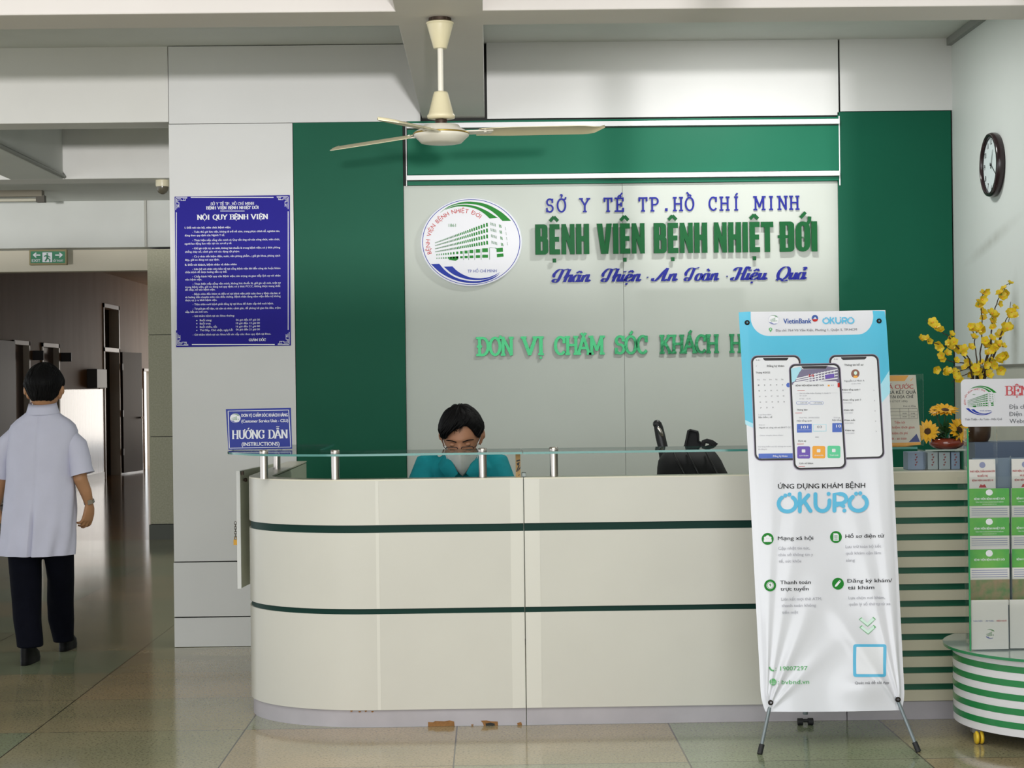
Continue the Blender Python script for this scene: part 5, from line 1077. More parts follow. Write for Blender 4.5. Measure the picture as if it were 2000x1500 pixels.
leaflet('beige leaflet with red title, top left pocket of the trolley rack', 1893, 1944, 897, 952, 7.56, 'beige', 'leaflets in the trolley rack')
leaflet('beige leaflet with red title, top right pocket of the trolley rack', 1976, 2027, 897, 952, 7.56, 'beige', 'leaflets in the trolley rack')
for ci, (x0, x1) in enumerate(cols):
    for r in (1, 2, 3):
        a, b, Y = rows[r]; kd = 'photo' if r == 3 else 'green'
        leaflet('green and white leaflet in the %s pocket row, %s column of the trolley rack' % (rk[r], ('left', 'right')[ci]), x0, x1, a+2, b, Y, kd, 'leaflets in the trolley rack')
leaflet('large white card with the emblem low in the trolley rack', 1897, 1969, 1172, 1272, 7.385, 'card', 'leaflets in the trolley rack')
leaflet('large white card at the lower right of the trolley rack', 1972, 2040, 1172, 1272, 7.40, 'plain', 'leaflets in the trolley rack')
# ================================================================== things on the right part of the counter
YN = 7.94
mb = MB(); q = lambda x, y: at(1720+x/4.054, 530+y/4.054, YN)
P = [q(-260, 826), q(278, 820), q(318, 1352), q(-230, 1378)]
zb0 = ZG+TG+.004; mb.slab([(p.x, max(p.z, zb0)) for p in P], YN, YN+.002, 0)
MN = [mat('notice_cream', 'd8d0c2', .45), M_org, mat('notice_red', 'c0443a', .5), M_blk, mat('notice_navy', '2b3a80', .5), M_wht]
def np_(pts, m, o=.0006): mb.sheet([(v.x, v.z) for v in (q(*p) for p in pts)], YN-o, m)
def nt(tx, x0, x1, yb, cap, m, b=.01): a = q(x0, yb); c = q(x1, yb); sans(mb, tx, a.x, c.x, a.z, cap/4.054*YN/FPX, YN-.001, m, b)
np_([(-260, 828), (222, 824), (190, 868), (-258, 874)], 1); np_([(-230, 1360), (190, 1356), (316, 1352), (318, 1372), (190, 1385), (-230, 1386)], 1)
np_([(222, 1352), (285, 1286), (312, 1350)], 4); np_([(222, 845), (236, 860), (262, 838), (240, 868)], 1)
nt('BẢNG GIÁ CƯỚC', -140, 258, 934, 34, 2, .02); nt('PHÁT TRẢ KẾT QUẢ', -60, 278, 972, 24, 3, .02); nt('XÉT NGHIỆM TẠI ĐỊA CHỈ', -130, 258, 1008, 22, 3, .02); nt('(chưa thuế GTGT 10%)', -30, 212, 1038, 13, 3); nt('Đơn vị: đồng', 180, 276, 1072, 10, 3)
for y in (1086, 1112, 1138, 1166): np_([(-200, y+4), (290, y-3), (290, y-1), (-200, y+6)], 3)
for x in (-200, 62, 150, 220, 288): np_([(x, 1086), (x+2, 1086), (x+6, 1166), (x+4, 1166)], 3)
for y in (1130, 1156): nt('14.000', 172, 206, y, 9, 3); nt('27.000', 238, 272, y, 9, 3)
for tx, x0, x1, yb in (('Tiện ích', 108, 192, 1206), ('Tiết kiệm thời gian', 30, 268, 1246), ('Tiết kiệm chi phí', 40, 214, 1292), ('Nhanh - an toàn', 40, 204, 1334)): nt(tx, x0, x1, yb, 20, 2, .012)
t = thing('price_notice', 'cream and orange price notice in a clear stand right behind the banner', 'notice', (q(60, 1370).x, YN, zb0-.002))
mb.build('notice_sheet', MN, t)
a = q(-265, 0).x; b_ = q(322, 0).x
MB().box(a+.06, b_+.001, YN-.006, YN-.003, zb0, q(0, 815).z).build('clear_front', M_acr, t)
MB().box(a+.06, b_, YN-.006, YN+.03, zb0-.002, zb0).build('clear_foot', M_acr, t)
# clear box with folders, sunflower bowl on top
bx = [at(1808, 900, 7.99).x, at(1886, 900, 7.99).x]; zl = 1.1385
t = thing('clear_box', 'clear acrylic box on the counter under the sunflower bowl', 'box', ((bx[0]+bx[1])/2, 8.07, zl))
ztb = at(1846, 880, 7.99).z
MB().box(bx[0], bx[1], 7.99, 7.993, zl, ztb).build('front_wall', M_acr, t); MB().box(bx[0], bx[0]+.003, 7.994, 8.15, zl, ztb).build('side_wall', M_acr, t); MB().box(bx[1]-.003, bx[1], 7.994, 8.15, zl, ztb).build('side_wall', [mat('acrylic_side', '2f8f66', .15)], t)
MB().box(bx[0], bx[1], 7.99, 8.15, ztb, ztb+.004).build('lid', [M_acr], t)
MB().box(bx[0]-.001, bx[1]+.001, 7.987, 7.99, ztb-.001, ztb+.005).build('lid_edge', mat('lid_rim', 'aeb9b2', .2), t)
M_fold = mat('folder_pale', 'a9b4b8', .5); M_fold2 = mat('folder_blue', '8fa0b8', .5)
for k, (x0, x1) in enumerate(((1773, 1806), (1812, 1832), (1834, 1856), (1858, 1875))):
    a, b = at(x0, 900, 8.04).x, at(x1, 900, 8.04).x
    mb = MB().box(a, b, 8.04, 8.13, zl+.0005, at(x0, 883, 8.04).z, 0)
    for j in range(5): px = (x0+x1)/2-3+(j % 2)*2; ppoly(mb, [(px, 887+5*j), (px+4, 886+5*j), (px+3, 889+5*j), (px+1, 890+5*j)], 8.04, 1)
    tag(mb.build('folder', [M_fold if k % 3 else M_fold2, mat('folder_red', '8c4a4a', .6)], bevel=.002), ('pale folder standing left of the clear box', 'leftmost folder inside the clear box', 'middle folder inside the clear box', 'rightmost folder inside the clear box')[k], 'folder', 'folders beside and in the clear box')
# sunflower bowl
zb1 = ztb+.0045; bc = Vector((at(1849, 870, 8.07).x, 8.07, zb1))
t = thing('sunflower_bowl', 'glossy red brown bowl of yellow sunflowers on the clear box', 'flowers', bc)
MB().lathe([(.045, .0), (.066, .008), (.08, .022), (.08, .032), (.07, .046), (.062, .05), (.055, .046), (.05, .03)], bc, 40).build('bowl', mat('glazed_bowl', '7a2f1c', .12, coat=.5), t)
M_leaf = mat('leaf_green', '2c5a2c', .5, var=.35, vscale=25); M_sun = mat('sunflower_petal', 'f0b41c', .5, var=.18, vscale=20); M_sunc = mat('sunflower_core', '4a2a14', .8, var=.3, vscale=90); M_yel = mat('blossom_yellow', 'e6c92a', .5, var=.2, vscale=30); M_branch = mat('branch_brown', '3a2a1c', .7); M_fgr = mat('sepal_green', '6a8a34', .6)
def leafshape(mb, base, d, ln, w, m=0, droop=.3, up=Vector((0, 0, 1))):
    d = d.normalized(); s = d.cross(up).normalized() if abs(d.z) < .98 else Vector((1, 0, 0)); L = []; R_ = []; C = []
    for i in range(6):
        u = i/5; p = base+d*(ln*u)-up*(droop*ln*u*u); ww = w*math.sin(math.pi*min(.98, .08+.9*u))
        L.append(p+s*ww+up*ww*.2); C.append(p); R_.append(p-s*ww+up*ww*.2)
    mb.rings([L, C, R_], m, True, False, False)
rl = random.Random(3)
mb = MB()
for k in range(46):
    a = rl.uniform(0, 2*math.pi); r = rl.uniform(.01, .06); leafshape(mb, bc+Vector((r*math.cos(a), r*math.sin(a), .045+rl.uniform(0, .05))), Vector((math.cos(a), math.sin(a), rl.uniform(-.1, 1.0))), rl.uniform(.04, .075), rl.uniform(.008, .014), 0, rl.uniform(.1, .6))
for k in range(14):
    a = rl.uniform(0, 6.28); leafshape(mb, bc+Vector((0, 0, .06)), Vector((math.cos(a)*.5, math.sin(a)*.3, 1)), rl.uniform(.06, .11), .008, 0, .2)
for k in range(12):
    a = rl.uniform(0, 6.28); leafshape(mb, bc+Vector((.03*math.cos(a), .02*math.sin(a), .1)), Vector((math.cos(a), math.sin(a)*.6, .25)), rl.uniform(.03, .05), .008, 0, .3)
mb.build('foliage', M_leaf, t)['kind'] = 'stuff'
def sunflower(px, py, Y, face, r):
    c = at(px, py, Y); F = Vector(face).normalized(); M = F.to_track_quat('Z', 'Y').to_matrix()
    root = MB().ball(c, r*.36, r*.36, r*.13, 0, 18, 8, M.to_4x4()).build('flower_head', M_sunc, t)
    mb = MB()
    for lay, (n, ln) in enumerate(((15, 1), (13, .86))):
        for k in range(n):
            a = 2*math.pi*(k+.5*lay)/n+rl.uniform(-.1, .1); d = M @ Vector((math.cos(a), math.sin(a), .12+.16*lay+rl.uniform(-.08, .14)))
            leafshape(mb, c+M @ Vector((math.cos(a)*r*.25, math.sin(a)*r*.25, .001+.003*lay)), d, r*ln*rl.uniform(.68, .85), r*.15, 0, .1, F)
    mb.build('petals', M_sun, root)
    MB().tube([c-F*r*.1, c-F*r*.4-Vector((0, 0, r*.5)), Vector((bc.x*.6+c.x*.4, bc.y, bc.z+.05))], .004, 8).build('stem', M_leaf, t)
sunflower(1812, 843, 8.04, (-.35, -.85, .28), .056); sunflower(1873, 840, 8.03, (.35, -.85, .32), .058); sunflower(1846, 802, 8.05, (.0, -.45, .9), .062); sunflower(1828, 802, 8.09, (-.5, -.5, .6), .034)
# yellow blossom vase ------------------------------------------------------------
YV = 8.2; vc = at(1908, 862, YV)
boxz = at(1940, 862, YV).z
tag(MB().box(at(1893, 900, YV).x, at(2090, 900, YV).x, 8.1, 8.3, 1.1385, boxz).build('storage_box', mat('box_slate', '55637a', .4), bevel=.003), 'slate blue box on the counter behind the leaflet rack', 'box')
t = thing('blossom_vase', 'brown vase of tall yellow apricot blossom branches behind the leaflet rack', 'flowers', (vc.x, YV, boxz+.0005))
MB().lathe([(.05, 0), (.062, .02), (.066, .06), (.058, .12), (.04, .16), (.038, .18), (.046, .2), (.04, .2), (.034, .17)], (vc.x, YV, boxz+.0005), 32).build('vase', mat('vase_brown', '4a3626', .3, var=.3, vscale=12), t)
q5 = lambda x, y, dy=0: at(1720+x/4.054, 530+y/4.054, YV+dy)
V0 = Vector((vc.x, YV, boxz+.19))
BR_ = [[(860, 640), (880, 440), (910, 290), (950, 180), (985, 115), (1055, 85)], [(790, 650), (805, 500), (800, 330), (790, 240), (820, 160)], [(920, 620), (960, 480), (990, 390), (1040, 320), (1075, 280)], [(900, 600), (945, 590), (985, 590)], [(935, 560), (975, 470), (1010, 440), (1030, 240)],
       [(700, 700), (610, 600), (540, 520), (470, 470), (410, 420), (355, 390)], [(690, 720), (600, 620), (500, 590), (430, 570), (350, 545), (315, 535)], [(700, 740), (580, 720), (500, 690), (455, 650)], [(720, 760), (600, 800), (500, 790), (440, 770)], [(760, 700), (745, 560), (730, 460), (700, 410)], [(830, 700), (870, 560), (880, 400), (885, 320)], [(760, 800), (640, 830), (560, 880)], [(830, 780), (930, 700), (970, 670)]]
mb = MB(); spots = []
for i, bpts in enumerate(BR_):
    dy = rl.uniform(-.07, .06); pts = [V0, V0.lerp(q5(*bpts[0], dy*.5), .55)]+[q5(x, y, dy*(.6+.4*j/len(bpts))) for j, (x, y) in enumerate(bpts)]
    n = len(pts); sm = []
    for j in range(n-1):
        a, b, c, d_ = pts[max(j-1, 0)], pts[j], pts[j+1], pts[min(j+2, n-1)]
        for k in range(4):
            u = k/4; sm.append(.5*((2*b)+(c-a)*u+(2*a-5*b+4*c-d_)*u*u+(3*b-a-3*c+d_)*u**3)+Vector((rl.uniform(-1, 1), rl.uniform(-1, 1), 0))*.003)
    sm.append(pts[-1]); mb.tube(sm, [.0045*(1-.75*j/len(sm)) for j in range(len(sm))], 6)
    for j in range(8, len(sm), 2): spots.append(sm[j])
mb.build('branches', M_branch, t)
extra = [(540, 560), (560, 620), (520, 640), (590, 700), (545, 490), (480, 600), (530, 800), (560, 790), (590, 840), (620, 850), (640, 620), (660, 640), (700, 590), (790, 440), (810, 470), (760, 470), (740, 540), (820, 540), (830, 590), (860, 560), (870, 630), (890, 600), (850, 650), (790, 730), (820, 750), (780, 790), (740, 780), (760, 820), (830, 820), (870, 810), (900, 740), (890, 700), (930, 690), (960, 660), (985, 690), (940, 780), (860, 340), (890, 370), (1000, 360), (1050, 350), (960, 200), (985, 165), (800, 215), (770, 270), (930, 270), (805, 380), (1005, 445), (410, 400), (430, 440)]
for x, y in extra: spots.append(q5(x, y, rl.uniform(-.08, -.01)))
base_ = spots[:-len(extra)]; rl.shuffle(base_); spots = spots[-len(extra):]+base_[:100-len(extra)]
def blossom_mesh(seed):
    r = random.Random(seed); mb = MB()
    for k in range(5):
        a = 2*math.pi*k/5; d = Vector((math.cos(a), math.sin(a), .35+r.uniform(-.15, .25)))
        L = []; C = []; R_ = []; s = Vector((-math.sin(a), math.cos(a), 0))
        for i in range(6):
            u = i/5; p = d*(.021*u)+Vector((0, 0, .004*u*u)); w = .0115*math.sin(math.pi*(.1+.86*u))**.7
            L.append(p+s*w+Vector((0, 0, w*.3))); C.append(p); R_.append(p-s*w+Vector((0, 0, w*.3)))
        mb.rings([L, C, R_], 0, True, False, False)
    mb.ball((0, 0, .004), .004, .004, .004, 1, 8, 5); mb.ball((0, 0, -.003), .004, .004, .004, 2, 8, 5)
    return mb
protos = []
for k in range(4):
    o = blossom_mesh(k).build('blossom', [M_yel, M_org, M_fgr], None, origin=(0, 0, 0)); o.parent = t; protos.append(o)
tl_ = LOC[t.name]
for i, p in enumerate(spots):
    o = protos[i] if i < 4 else protos[i % 4].copy()
    if i >= 4: COL.objects.link(o); o.parent = t
    o.location = p-tl_+Vector((rl.uniform(-.008, .008), rl.uniform(-.02, .004), rl.uniform(-.008, .008)))
    o.rotation_euler = (rl.uniform(.5, 1.9), rl.uniform(-.5, .5), rl.uniform(-.9, .9)); sc = rl.uniform(.75, 1.2); o.scale = (sc, sc, sc)
# ================================================================== office chair and backpack behind the counter
YK = 9.0; k8 = lambda x, y, dy=0: at(1200+x*.15, 760+y*.15, YK+dy)
M_bk = mat('chair_black', '151517', .4); M_bag = mat('bag_black', '141417', .75, var=.2, vscale=30)
cb = k8(760, 0)
t = thing('office_chair', 'black chair with a silver capped back post behind the counter', 'chair', (cb.x+.05, 9.05, 0))
P = [k8(560, 440), k8(575, 500), k8(600, 620), k8(632, 760), k8(655, 930), k8(690, 1300), k8(720, 1700)]
MB().tube(P, [(.024, .02), (.022, .024), (.026, .026), (.034, .026), (.038, .026), (.036, .026), (.03, .024)], 16, up=Vector((0, 1, 0))).ball(k8(555, 455), .022, .022, .022).build('back_post', M_bk, t)
c = k8(597, 552, -.026); d = (k8(632, 620)-k8(568, 490)).normalized()
mxx = Matrix.Translation(c) @ Matrix((( -d.z, 0, d.x, 0), (0, 1, 0, 0), (d.x, 0, d.z, 0), (0, 0, 0, 1)))
MB().ball((0, 0, 0), .009, .006, .028, 0, 16, 8, None).build if False else None
mb = MB().ball((0, 0, 0), .0105, .009, .03); mb.v = [mxx @ v for v in mb.v]; mb.build('silver_badge', M_steel, t)
bx_ = k8(600, 0).x; MB().slab(rrect(bx_+.02, .62, bx_+.36, 1.10, .06), 9.03, 9.07).build('backrest', M_bk, t, bevel=.012)
MB().slab(rrect(bx_-.02, .44, bx_+.42, .52, .03), 8.72, 9.12).build('seat', M_bk, t, bevel=.012)
cxm = bx_+.2; MB().tube([(cxm, 8.92, .1), (cxm, 8.92, .44)], .03, 16).build('gas_column', M_bk, t)
for k in range(5):
    a = k*1.2566; e = Vector((cxm+.26*math.cos(a), 8.92+.26*math.sin(a), .07)); MB().tube([(cxm, 8.92, .11), e], [.025, .016], 10).build('base_arm', M_bk, t)
    MB().lathe([(.02, -.012), (.028, 0), (.02, .012)], (e.x, e.y, .0285), 16, 0, Matrix.Rotation(math.pi/2, 4, 'Y')).build('wheel', M_bk, t)
# backpack hung in front of the chair back
def ringz(cx, cy, z, rx, ry, n=32, p=2.6): return [Vector((cx+math.copysign(abs(math.cos(2*math.pi*i/n))**(2/p), math.cos(2*math.pi*i/n))*rx, cy+math.copysign(abs(math.sin(2*math.pi*i/n))**(2/p), math.sin(2*math.pi*i/n))*ry, z)) for i in range(n)]
YG = 8.52
def kx(x): return at(1200+x*.15, 900, YG).x
def kz(y): return at(1320, 760+y*.15, YG).z
t = thing('backpack', 'black backpack with a raised carry handle on the desk before the office chair', 'backpack', (kx(1000), YG, .751))
prof = [(.752, 570, 1460, .12), (.8, 555, 1475, .145), (.9, 552, 1475, .15), (kz(1100), 556, 1465, .15), (kz(1020), 560, 1425, .14), (kz(930), 575, 1385, .125), (kz(860), 620, 1340, .10), (kz(810), 680, 1300, .075), (kz(780), 760, 1230, .05), (kz(770), 860, 1130, .02)]
mb = MB(); mb.rings([ringz((kx(a)+kx(b))/2, YG, z, (kx(b)-kx(a))/2, ry) for z, a, b, ry in prof], 0); mb.build('bag_body', M_bag, t)
for xo in (760, 940, 1180): MB().tube([Vector((kx(xo-20), YG-.09, kz(800))), Vector((kx(xo+10), YG-.135, kz(900))), Vector((kx(xo+80), YG-.158, kz(1040))), Vector((kx(xo+140), YG-.16, kz(1160)))], .005, 8).build('seam_piping', M_bk, t)
h = [(900, 780), (925, 730), (945, 640), (965, 545), (985, 535), (1085, 560), (1090, 590), (1092, 680), (1150, 720), (1180, 770)]
MB().tube([Vector((kx(x), YG-.01, kz(y))) for x, y in h], [(.006, .02)]*10, 10, up=Vector((1, 0, 0))).build('carry_handle', M_bag, t)
MB().slab([(kx(x), kz(y)) for x, y in ((930, 740), (945, 640), (968, 540), (985, 532), (1088, 556), (1092, 690), (1150, 720), (1130, 770), (900, 780))], YG-.004, YG+.012).build('handle_flap', M_bag, t, bevel=.003)
s_ = [(1140, 760), (1160, 690), (1200, 678), (1270, 700), (1320, 735), (1300, 745), (1230, 700), (1260, 740), (1200, 770)]
MB().tube([Vector((kx(x), YG-.02, kz(y))) for x, y in s_], [(.004, .012)]*len(s_), 8, up=Vector((0, 1, 0))).build('strap', M_bag, t)
# ================================================================== people
M_skin = mat('skin', 'a8785c', .5, var=.08, vscale=14, spec=.35); M_skin2 = mat('skin_tan', 'b0825f', .5, var=.08, vscale=14, spec=.35)
M_hair = mat('hair_black', '0b0a0b', .6, spec=.12, bump=.3, bscale=90, stretch=(1, 1, .2))
def hp(phi, lam, k=1.0):
    """point of a head surface, face towards +y; eyes at z = 0"""
    cp, sp = math.cos(phi), math.sin(phi); cl, sl = math.cos(lam), math.sin(lam)
    x = .078*cp*sl; y = .098*cp*cl; z = .120*sp; t = max(0, -sp)
    x *= 1-.26*t**1.5
    if cl < 0: y *= 1-.22*t
    else: y += .008*t*cl
    if sp > .2: x *= 1+.02*sp
    if k == 1.0 and cl > 0:
        fz = max(0, min(1, (-z+.012)/.045)) if z > -.04 else max(0, 1-(-.04-z)/.012)
        y += .024*math.exp(-(x/.0125)**2)*fz
        y -= .010*math.exp(-((abs(x)-.033)/.016)**2-((z-.002)/.013)**2)
        y += .004*math.exp(-((z-.026)/.009)**2)*math.exp(-(x/.055)**4)
        y += .006*math.exp(-((z+.072)/.010)**2-(x/.026)**2)-.004*math.exp(-((z+.0725)/.003)**2-(x/.022)**2)
        y += .009*math.exp(-((z+.108)/.016)**2-(x/.022)**2)
        y += .004*math.exp(-((abs(x)-.05)/.02)**2-((z+.035)/.025)**2)
    return Vector((x, y, z))
def head(mb, M, n=56, k=44):
    mb.rings([[M @ hp(math.pi*(-.499+.998*i/k), 2*math.pi*j/n) for j in range(n)] for i in range(k+1)])
    for s in (-1, 1):   # ears: rim, lobe
        for (dx, dy, dz, a, b, c) in ((.083, -.008, -.006, .009, .020, .034), (.097, -.016, .004, .006, .018, .025), (.080, .000, -.034, .006, .010, .010)):
            e = MB().ball((0, 0, 0), a, b, c, 0, 12, 8); R = Matrix.Rotation(-.35*s, 4, 'Z'); mb.add([M @ (R @ v + Vector((s*dx, dy, dz))) for v in e.v], e.f, 0, True)
def sst(a, b, x): u = max(0, min(1, (x-a)/(b-a))); return u*u*(3-2*u)
def hair(M, line, thick, seed, locks=150, sweep=0.0, name='hair', parent=None, part=None):
    r = random.Random(seed); mb = MB(); n, k = 64, 30
    def ph(lam): return line(lam)
    outer = []
    for i in range(k+1):
        ring = []
        for j in range(n):
            lam = 2*math.pi*j/n; lo = ph((lam+math.pi) % (2*math.pi)-math.pi); u = i/k; phi = lo+(math.radians(89.5)-lo)*u
            th = thick*(.2+.8*sst(-.14, .36, phi))*min(1, .25+u*3)*(1+.10*math.sin(lam*9+phi*4)+.07*math.sin(lam*23+2))
            p = hp(phi, lam, 0); q = Vector((p.x/.078**2, p.y/.098**2, p.z/.12**2)).normalized(); ring.append(M @ (p+q*(th+.003)))
        outer.append(ring)
    inner = [[M @ (hp(ph((2*math.pi*j/n+math.pi) % (2*math.pi)-math.pi)+.06, 2*math.pi*j/n, 0)*.96) for j in range(n)]]
    mb.rings(inner+outer, 0, True, True)
    for q_ in range(locks):
        lam = r.uniform(-math.pi, math.pi); lo = ph(lam)-r.uniform(-.06, .03); pts = []; rad = []
        sw = sweep if abs(lam) < 1.3 else 0
        a0 = r.uniform(.15, .75)
        for i in range(7):
            u = i/6; phi = (1.35-(1.35-lo)*(a0+(1-a0)*u)); l2 = lam+sw*(u-1)*.8+r.uniform(-.015, .015)
            p = hp(phi, l2, 0); nn = Vector((p.x/.078**2, p.y/.098**2, p.z/.12**2)).normalized(); pts.append(M @ (p+nn*(thick*(.2+.8*sst(-.14, .36, phi))*(1.02-.6*u**2.2)+r.uniform(0, .003)))); w = .0075*(1-u**2.5*.85)*min(1, .3+u*4); rad.append((.0035*min(1, .3+3*(1-u)), w))
        mb.tube(pts, rad, 6, up=(M.to_3x3() @ Vector((0, 0, 1))).normalized()+Vector((.01, .02, 0)))
    return mb.build(name, M_hair, parent)
def hand(mb, M, side, curl=.45, spread=.1, grip=None):
    """palm, four bent fingers of different lengths and a thumb; M: x = along the fingers, y = thumb side, z = back of the hand"""
    P = lambda x, y, z: M @ Vector((x, y*side, z))
    mb.tube([P(-.012, 0, 0), P(.015, .002, .002), P(.05, .003, .003), P(.085, .002, .0), P(.098, 0, -.002)], [(.017, .025), (.016, .034), (.0155, .041), (.013, .042), (.009, .038)], 16, up=(M.to_3x3() @ Vector((0, 0, 1))))
    for i, (y, ln, x0) in enumerate(((.030, .070, .088), (.010, .079, .093), (-.010, .073, .090), (-.029, .057, .082))):
        p = Vector((x0-.012, y, 0)); ang = 0; pts = [p.copy()]; d0 = spread*(1.5-i)*.35
        for j, seg in enumerate((.012, .44*ln, .32*ln, .24*ln)):
            ang += (0, curl*.9, curl*1.15, curl*.7)[j]*(1+.12*i); p = p+Vector((math.cos(ang)*math.cos(d0), math.sin(d0), -math.sin(ang)))*seg; pts.append(p.copy())
        mb.tube([P(*q) for q in pts], [.0105, .0098, .0092, .0083, .0066], 10); mb.ball(P(*pts[-1]), .0066)
    pts = [(.012, .026, -.006), (.036, .046, -.016), (.058, .054, -.026), (.078, .052, -.036)]
    mb.tube([P(*q) for q in pts], [.014, .0115, .010, .0075], 10); mb.ball(P(*pts[-1]), .0075)
def frame(o, x, zup):
    x = Vector(x).normalized(); z = Vector(zup); z = (z-x*z.dot(x)).normalized(); y = z.cross(x)
    return Matrix(((x.x, y.x, z.x, o[0]), (x.y, y.y, z.y, o[1]), (x.z, y.z, z.z, o[2]), (0, 0, 0, 1)))
def ell(cx, cy, z, rx, ry, n=40, p=2.2, f=None):
    out = []
    for i in range(n):
        a = 2*math.pi*i/n; c, s = math.cos(a), math.sin(a); k = 1+(f(a, z) if f else 0)
        out.append(Vector((cx+math.copysign(abs(c)**(2/p), c)*rx*k, cy+math.copysign(abs(s)**(2/p), s)*ry*k, z)))
    return out
# ---- the clerk ------------------------------------------------------------------
hc = at(902, 853, 8.56); HS = 1.1
Mh = Matrix.Translation(hc) @ Matrix.Rotation(math.pi+math.radians(-5), 4, 'Z') @ Matrix.Rotation(math.radians(-22), 4, 'X') @ Matrix.Rotation(math.radians(1.5), 4, 'Y') @ Matrix.Scale(HS, 4)
X0 = hc.x; sx = lambda px: at(px, 900, 8.62).x
t = thing('person', 'seated clerk in a teal shirt, white mask and glasses looking down behind the counter', 'person', (X0, 8.72, 0)); CL = t
mb = MB(); head(mb, Mh)
mb.tube([Mh @ Vector((0, -.035, -.04)), Mh @ Vector((0, -.045, -.11)), (X0, 8.64, 1.20), (X0, 8.68, 1.12)], [(.062, .062), (.058, .06), (.062, .066), (.08, .10)], 20)
mb.rings([ell(X0, cy, z, rx, ry) for z, cy, rx, ry in ((.50, 8.80, .15, .10), (.62, 8.80, .16, .11), (.8, 8.77, .155, .10), (1.0, 8.71, .18, .11), (1.12, 8.67, .18, .095), (1.19, 8.65, .11, .07), (1.23, 8.64, .05, .045))])
SHL, SHR = (sx(836), 8.66, 1.155), (sx(968), 8.66, 1.155); ELL, ELR = (sx(815), 8.52, .93), (sx(985), 8.54, .93); WRL, WRR = (X0-.13, 8.40, .715), (X0+.13, 8.42, .715)
for s, S_, E_, W_2 in ((-1, SHL, ELL, WRL), (1, SHR, ELR, WRR)):
    mb.tube([S_, Vector(S_).lerp(Vector(E_), .5), E_, Vector(E_).lerp(Vector(W_2), .4), W_2], [.05, .047, .04, .037, .026], 14)
    d = (Vector((X0+s*.10, 8.30, .675))-Vector(W_2)); hand(mb, frame(W_2, d, (0, -.2, 1)), s, .35)
    mb.tube([(X0+s*.09, 8.80, .56), (X0+s*.11, 8.55, .585), (X0+s*.12, 8.36, .56)], [.088, .078, .062], 16); mb.tube([(X0+s*.12, 8.36, .56), (X0+s*.12, 8.40, .3), (X0+s*.12, 8.44, .09)], [.062, .056, .04], 14)
    mb.tube([(X0+s*.12, 8.47, .05), (X0+s*.12, 8.36, .045), (X0+s*.12, 8.25, .03)], [.04, .042, .03], 12)
mb.build('body', M_skin, t, remesh=.0052, sub=2)
def cl_line(lam):       # lam < 0 is the viewer's right (his left is +x before turning)
    a = abs(lam); d = math.degrees(lam)
    if a < math.radians(62):
        v = 41-((d+22)/9.5)**2*.55 if d > -22 else 41-((d+22)/7)**2*1.2
        return math.radians(max(8, min(41, v)))
    if a < math.radians(76): return math.radians(8-(math.degrees(a)-62)*.5)
    if a < math.radians(108): return math.radians(1+15*math.sin((math.degrees(a)-76)/32*math.pi)**.6)
    return math.radians(-2-26*min(1, (math.degrees(a)-108)/40))
hair(Mh, cl_line, .027, 5, 240, .55, 'hair', t)
mb = MB(); r = random.Random(9)
for (l0, l1, p0, p1) in ((-.30, .02, 44, 30), (-.26, -.02, 42, 27), (-.34, -.1, 45, 29), (-.38, -.2, 44, 31), (.1, .3, 34, 24)):
    pts = [Mh @ (hp(math.radians(p0+(p1-p0)*u+6*math.sin(u*3)), l0+(l1-l0)*u, 0)*1.05+Vector((0, .012*(1-u)+.004, 0))) for u in [i/6 for i in range(7)]]; mb.tube(pts, [.0022*(1-.7*i/6) for i in range(7)], 5)
mb.build('fringe', M_hair, t)
for s in (-1, 1):
    mb = MB()
    for k in range(14):
        u = k/13; x = s*(.014+.040*u); z = .020+.007*math.sin(u*2.6)-.006*u; lam = math.asin(max(-1, min(1, x/.077))); p = hp(math.asin(z/.12), lam); mb.tube([Mh @ (p+Vector((0, .001, -.003))), Mh @ (p+Vector((s*.009, .0025, -.0015)))], [.0026, .0010], 5)
    mb.build('eyebrow', M_hair, t)
mb = MB()
for s in (-1, 1):
    pts = []
    for k in range(9): u = k/8-.5; x = s*.033+.026*u; z = -.007-.003*math.cos(u*3); pts.append(Mh @ (hp(math.asin(z/.12), math.asin(x/.078))+Vector((0, .0028, 0))))
    mb.tube(pts, .0011, 5)
mb.build('eyelashes', M_hair, t)
mb = MB()
for s in (-1, 1): mb.ball(Mh @ Vector((s*.033, .0805, -.001)), .0155, .0125, .0105)
mb.build('eyelids', M_skin, t)
# mask
mb = MB(); nu, nv = 28, 14; rows_ = []
for j in range(nv+1):
    v = j/nv; row = []
    for i in range(nu+1):
        u = i/nu*2-1; a = abs(u)
        zt, zb = -.020-.022*a**1.5, -.150+.078*a**1.25; z = zt+(zb-zt)*v
        yc = .052+.078*(1-a**1.05)*(1-.25*(v-.35)**2*4*.5)-(.016*v*v)*(1-a); x = .073*u*(1-.06*v)
        p0 = hp(math.asin(max(-.99, z/.12)), math.asin(max(-.98, min(.98, x/.078)))); row.append(Mh @ Vector((x, max(yc, p0.y+.003), z)))
    rows_.append(row)
mb.rings(rows_, 0, True, False, False)
mk_ = mb.build('face_mask', mat('mask_white', 'd8dad6', .7), t); md = mk_.modifiers.new('thickness', 'SOLIDIFY'); md.thickness = .0015
mb = MB()
for s in (-1, 1):
    for z0, z1 in ((-.035, .012), (-.085, -.03)): mb.tube([Mh @ Vector((s*.066, .054, z0)), Mh @ Vector((s*.079, .03, (z0+z1)/2)), Mh @ Vector((s*.088, -.004, z1))], .0016, 6)
mb.build('ear_loops', mat('loop_white', 'e2e2de', .6), mk_)
